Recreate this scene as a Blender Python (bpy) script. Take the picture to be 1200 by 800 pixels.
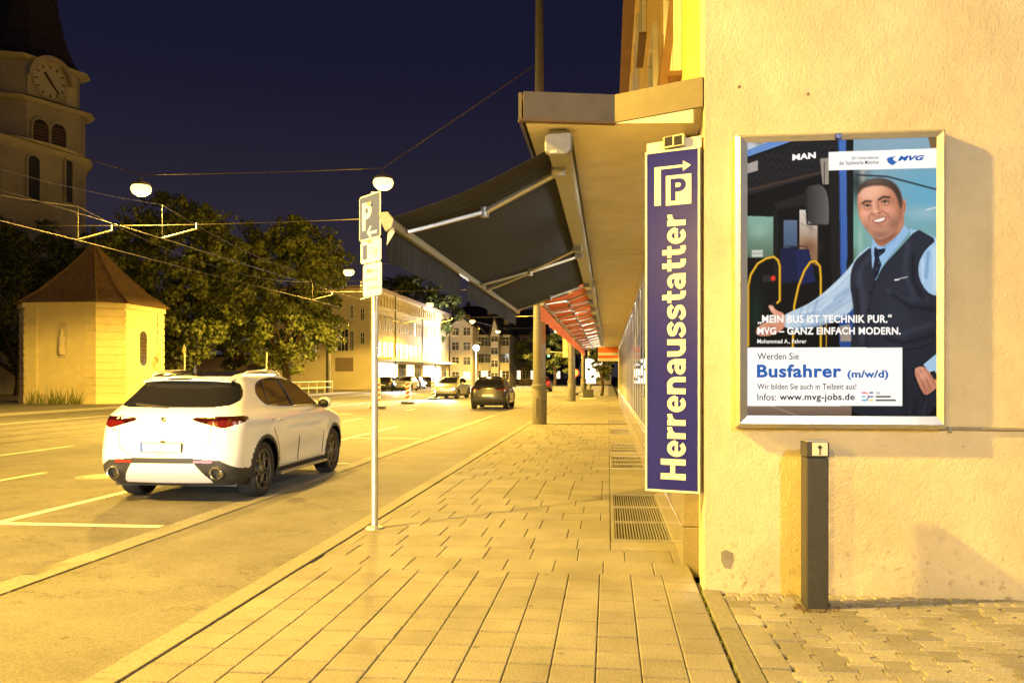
import bpy, math, random
import numpy as np
from mathutils import Vector, Matrix
random.seed(7); rng = np.random.RandomState(11)
for o in list(bpy.data.objects): bpy.data.objects.remove(o)
scene = bpy.context.scene
R = math.radians

# ------------------------------------------------------------------ camera
CAM_H, YAW, F = 1.55, math.atan(0.113), 1000.0          # photo 1200x800, horizon at y=440
CAM = Vector((0, 0, CAM_H))
FW = Vector((-math.sin(YAW), math.cos(YAW), 0)); RT = Vector((math.cos(YAW), math.sin(YAW), 0))
cd = bpy.data.cameras.new('camera'); cam = bpy.data.objects.new('camera', cd)
scene.collection.objects.link(cam); scene.camera = cam
cam.location = CAM; cam.rotation_euler = (R(90), 0, YAW)
cd.sensor_width = 36; cd.lens = 36 * F / 1200; cd.shift_y = 40 / 1200
cd.clip_start = 0.05; cd.clip_end = 3000

# ------------------------------------------------------------------ night sky
world = bpy.data.worlds.new('World'); scene.world = world; world.use_nodes = True
wn = world.node_tree.nodes; wl = world.node_tree.links
for n in list(wn): wn.remove(n)
wo = wn.new('ShaderNodeOutputWorld'); sky = wn.new('ShaderNodeTexSky')
sky.sky_type = 'NISHITA'; sky.sun_disc = False; sky.sun_elevation = R(-6); sky.sun_rotation = R(215)
bg1 = wn.new('ShaderNodeBackground'); bg1.inputs[1].default_value = 0.05
bg2 = wn.new('ShaderNodeBackground'); bg2.inputs[0].default_value = (0.0088, 0.0086, 0.0275, 1); bg2.inputs[1].default_value = 1.0
ad = wn.new('ShaderNodeAddShader')
wl.new(sky.outputs[0], bg1.inputs[0]); wl.new(bg1.outputs[0], ad.inputs[0])
gm = wn.new('ShaderNodeNewGeometry'); sv = wn.new('ShaderNodeSeparateXYZ'); wl.new(gm.outputs['Incoming'], sv.inputs[0])
ab = wn.new('ShaderNodeMath'); ab.operation = 'ABSOLUTE'; wl.new(sv.outputs[2], ab.inputs[0])
gr = wn.new('ShaderNodeValToRGB'); wl.new(ab.outputs[0], gr.inputs[0]); gr.color_ramp.interpolation = 'EASE'        # city glow along the horizon, all round
gr.color_ramp.elements[0].position = 0.0; gr.color_ramp.elements[0].color = (.036, .029, .040, 1)
gr.color_ramp.elements[1].position = .38; gr.color_ramp.elements[1].color = (.0088, .0086, .0255, 1)
wl.new(gr.outputs[0], bg2.inputs[0])
wl.new(bg2.outputs[0], ad.inputs[1]); wl.new(ad.outputs[0], wo.inputs[0])

scene.view_settings.view_transform = 'Standard'; scene.view_settings.look = 'None'
scene.view_settings.exposure = 0.0; scene.view_settings.gamma = 1.0
scene.render.engine = 'CYCLES'
scene.cycles.use_denoising = True
scene.cycles.sample_clamp_indirect = 6.0
scene.cycles.max_bounces = 6; scene.cycles.diffuse_bounces = 3; scene.cycles.glossy_bounces = 3
scene.cycles.transparent_max_bounces = 8
scene.cycles.use_light_tree = True

SODIUM = (1.0, 0.595, 0.085)
LAMP_W, STRAY_W = 11500.0, 1500.0     # street lamp, long exposure: downward beam and stray light of the bowl
COOL = (0.90, 0.95, 1.0); LED_FILL_W = 2600.0; BEAM_W = 5200.0

# ------------------------------------------------------------------ pixel helpers (photo pixels -> positions)
def ray(px, py):
    return FW + RT * ((px - 600) / F) + Vector((0, 0, (440 - py) / F))
def at(px, py, t): return CAM + ray(px, py) * t
def on_y(px, py, Y):
    d = ray(px, py); return CAM + d * (Y / d.y)
def on_x(px, py, X):
    d = ray(px, py); return CAM + d * (X / d.x)
def ground(px, py, z=0.0):
    d = ray(px, py); return CAM + d * ((z - CAM_H) / d.z)
def proj_np(P):
    q = P - np.array(CAM)
    t = q @ np.array(FW); u = q @ np.array(RT) / t; v = q[:, 2] / t
    return 600 + u * F, 440 - v * F

# ------------------------------------------------------------------ text outlines (made first, while the scene is small)
TEXTS = {}
def prep_text(s, bold=0.0, shear=0.0):
    cu = bpy.data.curves.new('lettering', 'FONT'); cu.body = s; cu.offset = bold; cu.shear = shear
    cu.resolution_u = 4; cu.space_character = 1.0 + bold * 1.2 + (.085 if s == 'Herrenausstatter' else (.05 if s in ('Busfahrer', 'www.mvg-jobs.de') or s.isupper() else 0))
    o = bpy.data.objects.new('lettering', cu); scene.collection.objects.link(o)
    dg = bpy.context.evaluated_depsgraph_get(); me = bpy.data.meshes.new_from_object(o.evaluated_get(dg))
    v = np.array([tuple(x.co) for x in me.vertices]); f = [tuple(p.vertices) for p in me.polygons]
    bpy.data.objects.remove(o); bpy.data.curves.remove(cu); bpy.data.meshes.remove(me)
    lo = v.min(0); hi = v.max(0)
    v = (v - lo); TEXTS[s] = (v, f, hi[0] - lo[0], hi[1] - lo[1])
for s, b, sh in (('P', .03, 0), ('MEIN BUS IST TECHNIK PUR.', .008, 0), ('MVG \u2013 GANZ EINFACH MODERN.', .008, 0),
              ('Mohammad A., Fahrer', 0.012, 0), ('Werden Sie', 0.004, 0), ('Busfahrer', .018, 0), ('(m/w/d)', .02, 0),
              ('Wir bilden Sie auch in Teilzeit aus!', .006, 0), ('Infos:', .004, 0), ('www.mvg-jobs.de', .008, 0),
              ('Ein Unternehmen', .006, 0), ('der Stadtwerke M\u00fcnchen', .006, 0), ('MVG', .015, .35), ('MAN', .015, 0),
              ('1 Std', .01, 0), ('STELVIO', .01, 0), ('Q4', .01, 0), ('DIE', 0.01, 0), ('\u201e', .03, 0), ('\u201c', .03, 0)):
    prep_text(s, b, sh)

# ------------------------------------------------------------------ mesh builder
class MB:
    def __init__(s): s.v = []; s.f = []
    def add(s, v, f):
        n = len(s.v); s.v += [tuple(p) for p in v]; s.f += [tuple(i + n for i in q) for q in f]; return s
    def box(s, c, d, rz=0.0, M=None):
        x, y, z = d[0] / 2, d[1] / 2, d[2] / 2
        v = [Vector((a * x, b * y, e * z)) for e in (-1, 1) for a, b in ((-1, -1), (1, -1), (1, 1), (-1, 1))]
        m = M or Matrix.Rotation(rz, 3, 'Z'); v = [m @ p + Vector(c) for p in v]
        return s.add(v, [(3, 2, 1, 0), (4, 5, 6, 7), (0, 1, 5, 4), (1, 2, 6, 5), (2, 3, 7, 6), (3, 0, 4, 7)])
    def bx(s, x0, x1, y0, y1, z0, z1):
        return s.box(((x0 + x1) / 2, (y0 + y1) / 2, (z0 + z1) / 2), (x1 - x0, y1 - y0, z1 - z0))
    def bar(s, a, b, w, h, up=Vector((0, 0, 1))):
        a = Vector(a); b = Vector(b); d = (b - a); L = d.length; d.normalize()
        r = d.cross(up); r = r.normalized() if r.length > 1e-5 else Vector((1, 0, 0)); u = r.cross(d)
        M = Matrix((r, d, u)).transposed()
        return s.box((a + b) / 2, (w, L, h), M=M)
    def tube(s, pts, r, n=8, cap=True):
        pts = [Vector(p) for p in pts]; k = len(pts)
        rs = r if isinstance(r, (list, tuple)) else [r] * k
        base = len(s.v); prev = None
        for i, p in enumerate(pts):
            d = (pts[min(i + 1, k - 1)] - pts[max(i - 1, 0)]).normalized()
            ref = prev if prev is not None else (Vector((0, 0, 1)) if abs(d.z) < .95 else Vector((1, 0, 0)))
            a = d.cross(ref); a = a.normalized() if a.length > 1e-6 else Vector((1, 0, 0)); b = a.cross(d).normalized(); prev = b
            for j in range(n):
                t = 2 * math.pi * j / n; s.v.append(tuple(p + (a * math.cos(t) + b * math.sin(t)) * rs[i]))
        for i in range(k - 1):
            for j in range(n):
                q = base + i * n; s.f.append((q + j, q + (j + 1) % n, q + n + (j + 1) % n, q + n + j))
        if cap:
            s.f.append(tuple(base + j for j in range(n))[::-1]); s.f.append(tuple(base + (k - 1) * n + j for j in range(n)))
        return s
    def lathe(s, prof, n=24, c=(0, 0, 0), axis='Z', closed=False):
        base = len(s.v); k = len(prof); c = Vector(c)
        for r, h in prof:
            for j in range(n):
                t = 2 * math.pi * j / n; a, b = r * math.cos(t), r * math.sin(t)
                p = Vector((a, b, h)) if axis == 'Z' else (Vector((h, a, b)) if axis == 'X' else Vector((a, h, b)))
                s.v.append(tuple(p + c))
        for i in range(k - 1 + (1 if closed else 0)):
            i2 = (i + 1) % k
            for j in range(n):
                s.f.append((base + i * n + j, base + i * n + (j + 1) % n, base + i2 * n + (j + 1) % n, base + i2 * n + j))
        return s
    def prism(s, poly, z0, z1):
        n = len(poly)
        v = [(p[0], p[1], z0) for p in poly] + [(p[0], p[1], z1) for p in poly]
        f = [tuple(range(n))[::-1], tuple(range(n, 2 * n))] + [(i, (i + 1) % n, n + (i + 1) % n, n + i) for i in range(n)]
        return s.add(v, f)
    def extr(s, poly, o, ux, uy, d):          # polygon in a frame, extruded along d
        o = Vector(o); ux = Vector(ux); uy = Vector(uy); d = Vector(d); n = len(poly)
        a = [o + ux * p[0] + uy * p[1] for p in poly]
        return s.add(a + [p + d for p in a], [tuple(range(n))[::-1], tuple(range(n, 2 * n))] + [(i, (i + 1) % n, n + (i + 1) % n, n + i) for i in range(n)])
    def quad(s, *p): return s.add(p, [tuple(range(len(p)))])
    def ball(s, c, r, n=16, m=10, sz=(1, 1, 1)):
        base = len(s.v); c = Vector(c)
        for i in range(1, m):
            a = math.pi * i / m
            for j in range(n):
                t = 2 * math.pi * j / n
                s.v.append((c.x + r * sz[0] * math.sin(a) * math.cos(t), c.y + r * sz[1] * math.sin(a) * math.sin(t), c.z + r * sz[2] * math.cos(a)))
        for i in range(m - 2):
            for j in range(n):
                q = base + i * n; s.f.append((q + j, q + n + j, q + n + (j + 1) % n, q + (j + 1) % n))
        s.v.append((c.x, c.y, c.z + r * sz[2])); s.v.append((c.x, c.y, c.z - r * sz[2])); T = len(s.v) - 2
        for j in range(n):
            s.f.append((T, base + j, base + (j + 1) % n)); q = base + (m - 2) * n; s.f.append((T + 1, q + (j + 1) % n, q + j))
        return s
    def text(s, body, o, ux, uy, w=None, h=None, nrm=None, th=0.0, fat=0.0):
        v, f, W, H = TEXTS[body]; o = Vector(o); ux = Vector(ux); uy = Vector(uy)
        sx = (w / (W + 2 * fat)) if w else h / H; sy = (h / (H + 2 * fat)) if h else sx
        nn = Vector(nrm) if nrm is not None else Vector((0, 0, 0)); o = o + nn * th
        k = 0
        for dx, dy in (((0, 0),) if not fat else [(fat * math.cos(a * math.pi / 4), fat * math.sin(a * math.pi / 4)) for a in range(8)]):
            s.add([o - nn * (.00008 * k) + ux * ((p[0] + dx + fat) * sx) + uy * ((p[1] + dy + fat) * sy) for p in v], f); k += 1
        return s
    def mesh(s, name, mat, smooth=False):
        me = bpy.data.meshes.new(name); me.from_pydata(s.v, [], s.f)
        if isinstance(mat, str): mat = M[mat]
        me.materials.append(mat)
        if smooth: me.shade_smooth() if smooth is True else me.set_sharp_from_angle(angle=R(smooth))
        me.update(); return me
    def build(s, name, mat, parent=None, smooth=False, bevel=0):
        return link(name, s.mesh(name, mat, smooth), parent, bevel)
def link(name, me, parent=None, bevel=0):
    o = bpy.data.objects.new(name, me); scene.collection.objects.link(o)
    if parent is not None:
        o.parent = parent
        if parent.type == 'EMPTY': o.matrix_parent_inverse = Matrix.Translation(-parent.location)
    if bevel:
        b = o.modifiers.new('bevel', 'BEVEL'); b.width = bevel; b.segments = 2; b.limit_method = 'ANGLE'; b.angle_limit = R(40)
    return o
def tag(o, label=None, cat=None, group=None, kind=None):
    if label: o['label'] = label
    if cat: o['category'] = cat
    if group: o['group'] = group
    if kind: o['kind'] = kind
    return o
def thing(name, label, cat, loc=(0, 0, 0), group=None):
    o = bpy.data.objects.new(name, None); scene.collection.objects.link(o); o.empty_display_size = .2
    o.location = loc; return tag(o, label, cat, group)
def struct(name, mb, mat, **k): return tag(mb.build(name, mat, **k), kind='structure')
def copy_tree(o, parent=None):
    c = o.copy(); scene.collection.objects.link(c); c.parent = parent
    for ch in list(o.children): copy_tree(ch, c)
    return c

# ------------------------------------------------------------------ materials
M = {}
def mat(name, col, rough=.7, metal=0.0, var=0.0, scale=4.0, col2=None, bump=0.0, bscale=60.0, emit=None, es=0.0, rnd=0.0, spec=.5, coat=0.0, detail=6.0):
    m = bpy.data.materials.new(name); m.use_nodes = True; nt = m.node_tree; b = nt.nodes['Principled BSDF']
    b.inputs['Roughness'].default_value = rough; b.inputs['Metallic'].default_value = metal
    b.inputs['Specular IOR Level'].default_value = spec; b.inputs['Coat Weight'].default_value = coat
    c = (*col, 1); b.inputs['Base Color'].default_value = c
    src = None
    if var or col2:
        tc = nt.nodes.new('ShaderNodeTexCoord'); nz = nt.nodes.new('ShaderNodeTexNoise')
        nz.inputs['Scale'].default_value = scale; nz.inputs['Detail'].default_value = detail; nz.inputs['Roughness'].default_value = .65
        nt.links.new(tc.outputs['Object'], nz.inputs['Vector'])
        rp = nt.nodes.new('ShaderNodeValToRGB'); rp.color_ramp.elements[0].position = .32; rp.color_ramp.elements[1].position = .68
        lo = tuple(x * (1 - var) for x in col); hi = tuple(min(1, x * (1 + var)) for x in col)
        rp.color_ramp.elements[0].color = (*(col2 or lo), 1); rp.color_ramp.elements[1].color = (*(col if col2 else hi), 1)
        nt.links.new(nz.outputs['Fac'], rp.inputs[0]); src = rp.outputs[0]
    if rnd:
        oi = nt.nodes.new('ShaderNodeObjectInfo'); mr = nt.nodes.new('ShaderNodeMapRange')
        mr.inputs['To Min'].default_value = 1 - rnd; mr.inputs['To Max'].default_value = 1 + rnd
        nt.links.new(oi.outputs['Random'], mr.inputs['Value'])
        hs = nt.nodes.new('ShaderNodeHueSaturation'); hs.inputs['Color'].default_value = c
        if src: nt.links.new(src, hs.inputs['Color'])
        nt.links.new(mr.outputs[0], hs.inputs['Value']); src = hs.outputs[0]
    if src: nt.links.new(src, b.inputs['Base Color'])
    if bump:
        tc = nt.nodes.new('ShaderNodeTexCoord'); nz = nt.nodes.new('ShaderNodeTexNoise')
        nz.inputs['Scale'].default_value = bscale; nz.inputs['Detail'].default_value = 5
        nt.links.new(tc.outputs['Object'], nz.inputs['Vector'])
        bp = nt.nodes.new('ShaderNodeBump'); bp.inputs['Strength'].default_value = 1.0; bp.inputs['Distance'].default_value = bump
        nt.links.new(nz.outputs['Fac'], bp.inputs['Height']); nt.links.new(bp.outputs[0], b.inputs['Normal'])
    if emit:
        b.inputs['Emission Color'].default_value = (*emit, 1); b.inputs['Emission Strength'].default_value = es
    M[name] = m; return m

def asphalt(name, c0, c1, patch, crack=False):
    m = mat(name, c0, .82, bump=.006, bscale=140); nt = m.node_tree; b = nt.nodes['Principled BSDF']
    tc = nt.nodes.new('ShaderNodeTexCoord')
    def noise(sc, det): 
        n = nt.nodes.new('ShaderNodeTexNoise'); n.inputs['Scale'].default_value = sc; n.inputs['Detail'].default_value = det
        nt.links.new(tc.outputs['Object'], n.inputs['Vector']); return n
    n1 = noise(75, 8); n1.inputs['Roughness'].default_value = .75; r1 = nt.nodes.new('ShaderNodeValToRGB')
    r1.color_ramp.elements[0].position = .36; r1.color_ramp.elements[1].position = .66
    r1.color_ramp.elements[0].color = (*c0, 1); r1.color_ramp.elements[1].color = (*c1, 1)
    nt.links.new(n1.outputs['Fac'], r1.inputs[0])
    n2 = noise(.55, 7); ge = nt.nodes.new('ShaderNodeNewGeometry'); nt.links.new(ge.outputs['Position'], n2.inputs['Vector']); n2.inputs['Scale'].default_value = 1.3; n2.inputs['Roughness'].default_value = .7; r2 = nt.nodes.new('ShaderNodeValToRGB')
    r2.color_ramp.elements[0].position = .35; r2.color_ramp.elements[1].position = .66
    r2.color_ramp.elements[0].color = (patch, patch, patch, 1); r2.color_ramp.elements[1].color = (1, 1, 1, 1)
    nt.links.new(n2.outputs['Fac'], r2.inputs[0])
    mx = nt.nodes.new('ShaderNodeMix'); mx.data_type = 'RGBA'; mx.blend_type = 'MULTIPLY'; mx.inputs[0].default_value = 1
    nt.links.new(r1.outputs[0], mx.inputs[6]); nt.links.new(r2.outputs[0], mx.inputs[7])
    vo = nt.nodes.new('ShaderNodeTexVoronoi'); vo.inputs['Scale'].default_value = 2.6; nt.links.new(ge.outputs['Position'], vo.inputs['Vector'])      # trodden-in spots
    r3 = nt.nodes.new('ShaderNodeValToRGB'); r3.color_ramp.elements[0].position = .045; r3.color_ramp.elements[1].position = .075
    r3.color_ramp.elements[0].color = (.55, .53, .5, 1); r3.color_ramp.elements[1].color = (1, 1, 1, 1); nt.links.new(vo.outputs['Distance'], r3.inputs[0])
    m3 = nt.nodes.new('ShaderNodeMix'); m3.data_type = 'RGBA'; m3.blend_type = 'MULTIPLY'; m3.inputs[0].default_value = 1
    nt.links.new(mx.outputs[2], m3.inputs[6]); nt.links.new(r3.outputs[0], m3.inputs[7])
    n4 = noise(.33, 9); nt.links.new(ge.outputs['Position'], n4.inputs['Vector']); n4.inputs['Roughness'].default_value = .62                             # hairline cracks
    sb = nt.nodes.new('ShaderNodeMath'); sb.operation = 'SUBTRACT'; sb.inputs[1].default_value = .5; nt.links.new(n4.outputs['Fac'], sb.inputs[0])
    a4 = nt.nodes.new('ShaderNodeMath'); a4.operation = 'ABSOLUTE'; nt.links.new(sb.outputs[0], a4.inputs[0])
    r4 = nt.nodes.new('ShaderNodeValToRGB'); r4.color_ramp.elements[0].position = .0; r4.color_ramp.elements[1].position = .0035
    r4.color_ramp.elements[0].color = (.5, .48, .45, 1) if crack else (1, 1, 1, 1); r4.color_ramp.elements[1].color = (1, 1, 1, 1); nt.links.new(a4.outputs[0], r4.inputs[0])
    m4 = nt.nodes.new('ShaderNodeMix'); m4.data_type = 'RGBA'; m4.blend_type = 'MULTIPLY'; m4.inputs[0].default_value = 1
    nt.links.new(m3.outputs[2], m4.inputs[6]); nt.links.new(r4.outputs[0], m4.inputs[7]); nt.links.new(m4.outputs[2], b.inputs['Base Color'])
asphalt('asphalt', (.085, .08, .075), (.225, .215, .20), .62, True)
asphalt('path_asphalt', (.10, .095, .09), (.25, .24, .23), .70, True)
asphalt('patch_asphalt', (.07, .067, .062), (.17, .165, .155), .75)
asphalt('slab', (.16, .15, .14), (.38, .365, .34), .68)
asphalt('paver', (.22, .21, .20), (.50, .49, .47), .70)
for nm, rv in (('slab', .10), ('paver', .26)):
    nt = M[nm].node_tree; b = nt.nodes['Principled BSDF']; lk = b.inputs['Base Color'].links[0].from_socket
    oi = nt.nodes.new('ShaderNodeObjectInfo'); mr = nt.nodes.new('ShaderNodeMapRange'); hs = nt.nodes.new('ShaderNodeHueSaturation')
    mr.inputs['To Min'].default_value = 1 - rv; mr.inputs['To Max'].default_value = 1 + rv
    nt.links.new(oi.outputs['Random'], mr.inputs['Value']); nt.links.new(lk, hs.inputs['Color'])
    nt.links.new(mr.outputs[0], hs.inputs['Value']); nt.links.new(hs.outputs[0], b.inputs['Base Color'])
mat('earth', (.06, .055, .04), .95, var=.4, scale=.3)
mat('joint', (.085, .075, .05), .95, col2=(.05, .055, .025), scale=3.0, bump=.004, bscale=80)
mat('kerbstone', (.20, .195, .18), .8, var=.22, scale=30, rnd=.1, bump=.002)
mat('concrete', (.27, .26, .24), .85, var=.2, scale=14, bump=.002)
mat('marking', (.70, .69, .66), .7, col2=(.42, .41, .39), scale=9)
mat('rail_steel', (.42, .41, .40), .28, 1.0)
mat('yellow_plaster', (.64, .44, .13), .85, var=.08, scale=2, bump=.003)
mat('soffit', (.78, .70, .52), .8, var=.10, scale=3.5, bump=.0015, bscale=30)
mat('fascia', (.11, .093, .072), .55, .2, var=.12, scale=6)
mat('alu', (.62, .61, .58), .38, .85, var=.06, scale=8)
mat('grey_metal', (.33, .33, .33), .42, .6, var=.1, scale=10)
mat('galv', (.55, .55, .54), .42, .8, var=.12, scale=18)
mat('dark_metal', (.055, .055, .058), .45, .4)
mat('black_plastic', (.012, .012, .013), .5)
mat('bollard_grey', (.062, .062, .066), .45, .3, var=.15, scale=20)
mat('cassette', (.33, .325, .29), .45, .3, var=.06, scale=10)
mat('fabric_dark', (.012, .014, .024), .92, bump=.002, bscale=200)
mat('fabric_orange', (.72, .17, .055), .9, bump=.002, bscale=200, var=.06, scale=4)
mat('white_paint', (.72, .71, .68), .45, var=.04, scale=6)
mat('cream', (.86, .84, .74), .5)
mat('sign_blue', (.012, .014, .26), .25, spec=.4, var=.06, scale=8)
mat('plinth_stone', (.26, .235, .20), .18, var=.10, scale=40)
mat('plinth_light', (.60, .55, .45), .35, var=.08, scale=20)
mat('stone_wall', (.62, .55, .42), .85, var=.10, scale=1.2, bump=.01, bscale=12)
mat('church_wall', (.40, .38, .37), .9, var=.12, scale=.5, bump=.01, bscale=6)
mat('church_trim', (.47, .44, .41), .85, var=.1, scale=1.5)
mat('slate', (.035, .030, .028), .6, var=.3, scale=3)
mat('roof_tile', (.27, .18, .09), .8, col2=(.15, .092, .042), scale=6, bump=.05, bscale=5)
mat('chapel_wall', (.80, .70, .42), .85, var=.07, scale=2.0, bump=.004, bscale=25)
mat('dark_glass', (.012, .012, .014), .06, spec=.6)
mat('window_dark', (.05, .05, .05), .12)
mat('bark', (.075, .055, .035), .9, var=.3, scale=6, bump=.02, bscale=10)
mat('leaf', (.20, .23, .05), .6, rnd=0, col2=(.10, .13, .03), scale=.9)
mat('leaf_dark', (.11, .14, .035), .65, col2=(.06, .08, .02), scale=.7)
for nm in ('leaf', 'leaf_dark'):
    M[nm].node_tree.nodes['Principled BSDF'].inputs['Subsurface Weight'].default_value = 0.0
mat('house_white', (.66, .62, .58), .85, var=.06, scale=.8)
mat('house_rose', (.42, .33, .30), .85, var=.08, scale=.8)
mat('house_brown', (.26, .20, .15), .85, var=.1, scale=.8)
mat('long_wall', (.74, .66, .46), .85, var=.05, scale=.6)
mat('lit_window', (.8, .7, .5), .5, emit=(1, .86, .6), es=1.6)
mat('shop_glow', (.9, .9, .85), .5, emit=(1, .97, .88), es=5.0)
mat('lamp_glow', (1, .8, .4), .4, emit=(1.0, .72, .22), es=3.2)
mat('led_glow', (1, 1, 1), .4, emit=COOL, es=60.0)
mat('head_glow', (1, 1, 1), .4, emit=(.95, .98, 1.0), es=60.0)
mat('tail_glow', (.6, .02, .01), .3, emit=(1, .05, .02), es=5.0)
mat('signal_green', (.05, .6, .3), .3, emit=(.1, 1, .45), es=4.0)
mat('car_white', (.80, .80, .79), .20, coat=.6)
mat('car_dark', (.02, .022, .027), .25, coat=.6)
mat('car_silver', (.35, .36, .37), .3, .5, coat=.4)
mat('car_red', (.30, .02, .015), .28, coat=.5)
mat('cladding', (.028, .028, .030), .55)
mat('tyre', (.022, .022, .024), .75)
mat('rim', (.24, .24, .25), .3, .9)
mat('rim_dark', (.03, .03, .032), .4, .6)
mat('chrome', (.7, .7, .7), .12, 1.0)
mat('tail_red', (.022, .0015, .002), .12, coat=.3)
mat('tail_lens', (.09, .005, .004), .15, coat=.3)
mat('reflector_red', (.30, .02, .014), .3)
mat('plate_white', (.82, .82, .82), .4)
mat('plate_blue', (.03, .10, .55), .4)
mat('p_blue', (.07, .09, .22), .5, spec=.2)
mat('p_white', (.85, .84, .78), .45)
mat('print_grey', (.42, .40, .33), .5)
mat('red_white', (.7, .05, .03), .4)
mat('clock_face', (.50, .49, .47), .7)
mat('wire', (.06, .05, .04), .6, .2)
mat('mast_grey', (.15, .15, .148), .6, .2, var=.1, scale=6)
mat('window_pale', (.34, .30, .22), .3)
mat('strip_light', (1, 1, 1), .4, emit=(1.0, .88, .66), es=210.0)
mat('dark_joint', (.04, .04, .018), .95, col2=(.025, .035, .010), scale=3.0, bump=.004, bscale=80)
mat('rust', (.14, .085, .045), .7, var=.2, scale=5)
mat('amber', (.8, .45, .02), .3, emit=(1, .6, .05), es=2.5)
# awning stripes
def stripes(m, axis, freq, c1, c2, w):
    nt = M[m].node_tree; b = nt.nodes['Principled BSDF']; tc = nt.nodes.new('ShaderNodeTexCoord'); sp = nt.nodes.new('ShaderNodeSeparateXYZ')
    nt.links.new(tc.outputs['Object'], sp.inputs[0]); ml = nt.nodes.new('ShaderNodeMath'); ml.operation = 'MULTIPLY'; ml.inputs[1].default_value = freq
    nt.links.new(sp.outputs[axis], ml.inputs[0]); fr = nt.nodes.new('ShaderNodeMath'); fr.operation = 'FRACT'; nt.links.new(ml.outputs[0], fr.inputs[0])
    gt = nt.nodes.new('ShaderNodeMath'); gt.operation = 'LESS_THAN'; gt.inputs[1].default_value = w; nt.links.new(fr.outputs[0], gt.inputs[0])
    mx = nt.nodes.new('ShaderNodeMix'); mx.data_type = 'RGBA'; nt.links.new(gt.outputs[0], mx.inputs[0])
    mx.inputs[6].default_value = (*c1, 1); mx.inputs[7].default_value = (*c2, 1); nt.links.new(mx.outputs[2], b.inputs['Base Color'])
stripes('fabric_dark', 1, 5.5, (.009, .011, .022), (.05, .054, .075), .08)
# rough wall plaster with dirt spots and scuffs near its foot
m = mat('plaster', (.74, .66, .50), .88); nt = m.node_tree; b = nt.nodes['Principled BSDF']; L = nt.links
tc = nt.nodes.new('ShaderNodeTexCoord')
def NZ(sc, det=6, rg=.6):
    n = nt.nodes.new('ShaderNodeTexNoise'); n.inputs['Scale'].default_value = sc; n.inputs['Detail'].default_value = det; n.inputs['Roughness'].default_value = rg
    L.new(tc.outputs['Object'], n.inputs['Vector']); return n.outputs['Fac']
def RAMP(src, p0, p1, c0, c1):
    r = nt.nodes.new('ShaderNodeValToRGB'); r.color_ramp.elements[0].position = p0; r.color_ramp.elements[1].position = p1
    r.color_ramp.elements[0].color = (*c0, 1); r.color_ramp.elements[1].color = (*c1, 1); L.new(src, r.inputs[0]); return r.outputs[0]
def MIX(fac, a, bb, mode='MIX'):
    x = nt.nodes.new('ShaderNodeMix'); x.data_type = 'RGBA'; x.blend_type = mode
    if isinstance(fac, float): x.inputs[0].default_value = fac
    else: L.new(fac, x.inputs[0])
    for i, q in ((6, a), (7, bb)):
        if isinstance(q, tuple): x.inputs[i].default_value = (*q, 1)
        else: L.new(q, x.inputs[i])
    return x.outputs[2]
base = RAMP(NZ(1.3, 10, .68), .3, .7, (.60, .52, .385), (.80, .73, .57))
vo = nt.nodes.new('ShaderNodeTexVoronoi'); vo.inputs['Scale'].default_value = 3.6; L.new(tc.outputs['Object'], vo.inputs['Vector'])
spots = RAMP(vo.outputs['Distance'], .032, .060, (1, 1, 1), (0, 0, 0))
gate = RAMP(NZ(2.3, 2), .50, .56, (0, 0, 0), (1, 1, 1))
sp = MIX(1.0, spots, gate, 'MULTIPLY')
c = MIX(sp, base, (.20, .16, .11))
sx = nt.nodes.new('ShaderNodeSeparateXYZ'); L.new(tc.outputs['Object'], sx.inputs[0])
mr = nt.nodes.new('ShaderNodeMapRange'); mr.inputs['From Min'].default_value = .55; mr.inputs['From Max'].default_value = .0; L.new(sx.outputs[2], mr.inputs['Value'])
dn = RAMP(NZ(15, 8, .75), .55, .66, (0, 0, 0), (1, 1, 1))
ms = nt.nodes.new('ShaderNodeMath'); ms.operation = 'MULTIPLY'; L.new(mr.outputs[0], ms.inputs[0]); L.new(dn, ms.inputs[1])
c = MIX(ms.outputs[0], c, (.30, .25, .17)); L.new(c, b.inputs['Base Color'])
bp = nt.nodes.new('ShaderNodeBump'); bp.inputs['Distance'].default_value = .011; bp.inputs['Strength'].default_value = .8
mm = nt.nodes.new('ShaderNodeMath'); mm.operation = 'ADD'
n1 = NZ(58, 5, .65); n2 = NZ(9, 3); m2 = nt.nodes.new('ShaderNodeMath'); m2.operation = 'MULTIPLY'; m2.inputs[1].default_value = .8; L.new(n2, m2.inputs[0])
L.new(n1, mm.inputs[0]); L.new(m2.outputs[0], mm.inputs[1]); L.new(mm.outputs[0], bp.inputs['Height']); L.new(bp.outputs[0], b.inputs['Normal'])
# clear shop glass: fresnel mirror over transparency
m = bpy.data.materials.new('shop_glass'); m.use_nodes = True; nt = m.node_tree; nt.nodes.clear()
out = nt.nodes.new('ShaderNodeOutputMaterial'); mx = nt.nodes.new('ShaderNodeMixShader'); fr = nt.nodes.new('ShaderNodeFresnel'); fr.inputs[0].default_value = 1.7
tr = nt.nodes.new('ShaderNodeBsdfTransparent'); tr.inputs[0].default_value = (.92, .93, .92, 1); gl = nt.nodes.new('ShaderNodeBsdfGlossy'); gl.inputs['Roughness'].default_value = .015
nt.links.new(fr.outputs[0], mx.inputs[0]); nt.links.new(tr.outputs[0], mx.inputs[1]); nt.links.new(gl.outputs[0], mx.inputs[2]); nt.links.new(mx.outputs[0], out.inputs[0]); M['shop_glass'] = m
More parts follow.
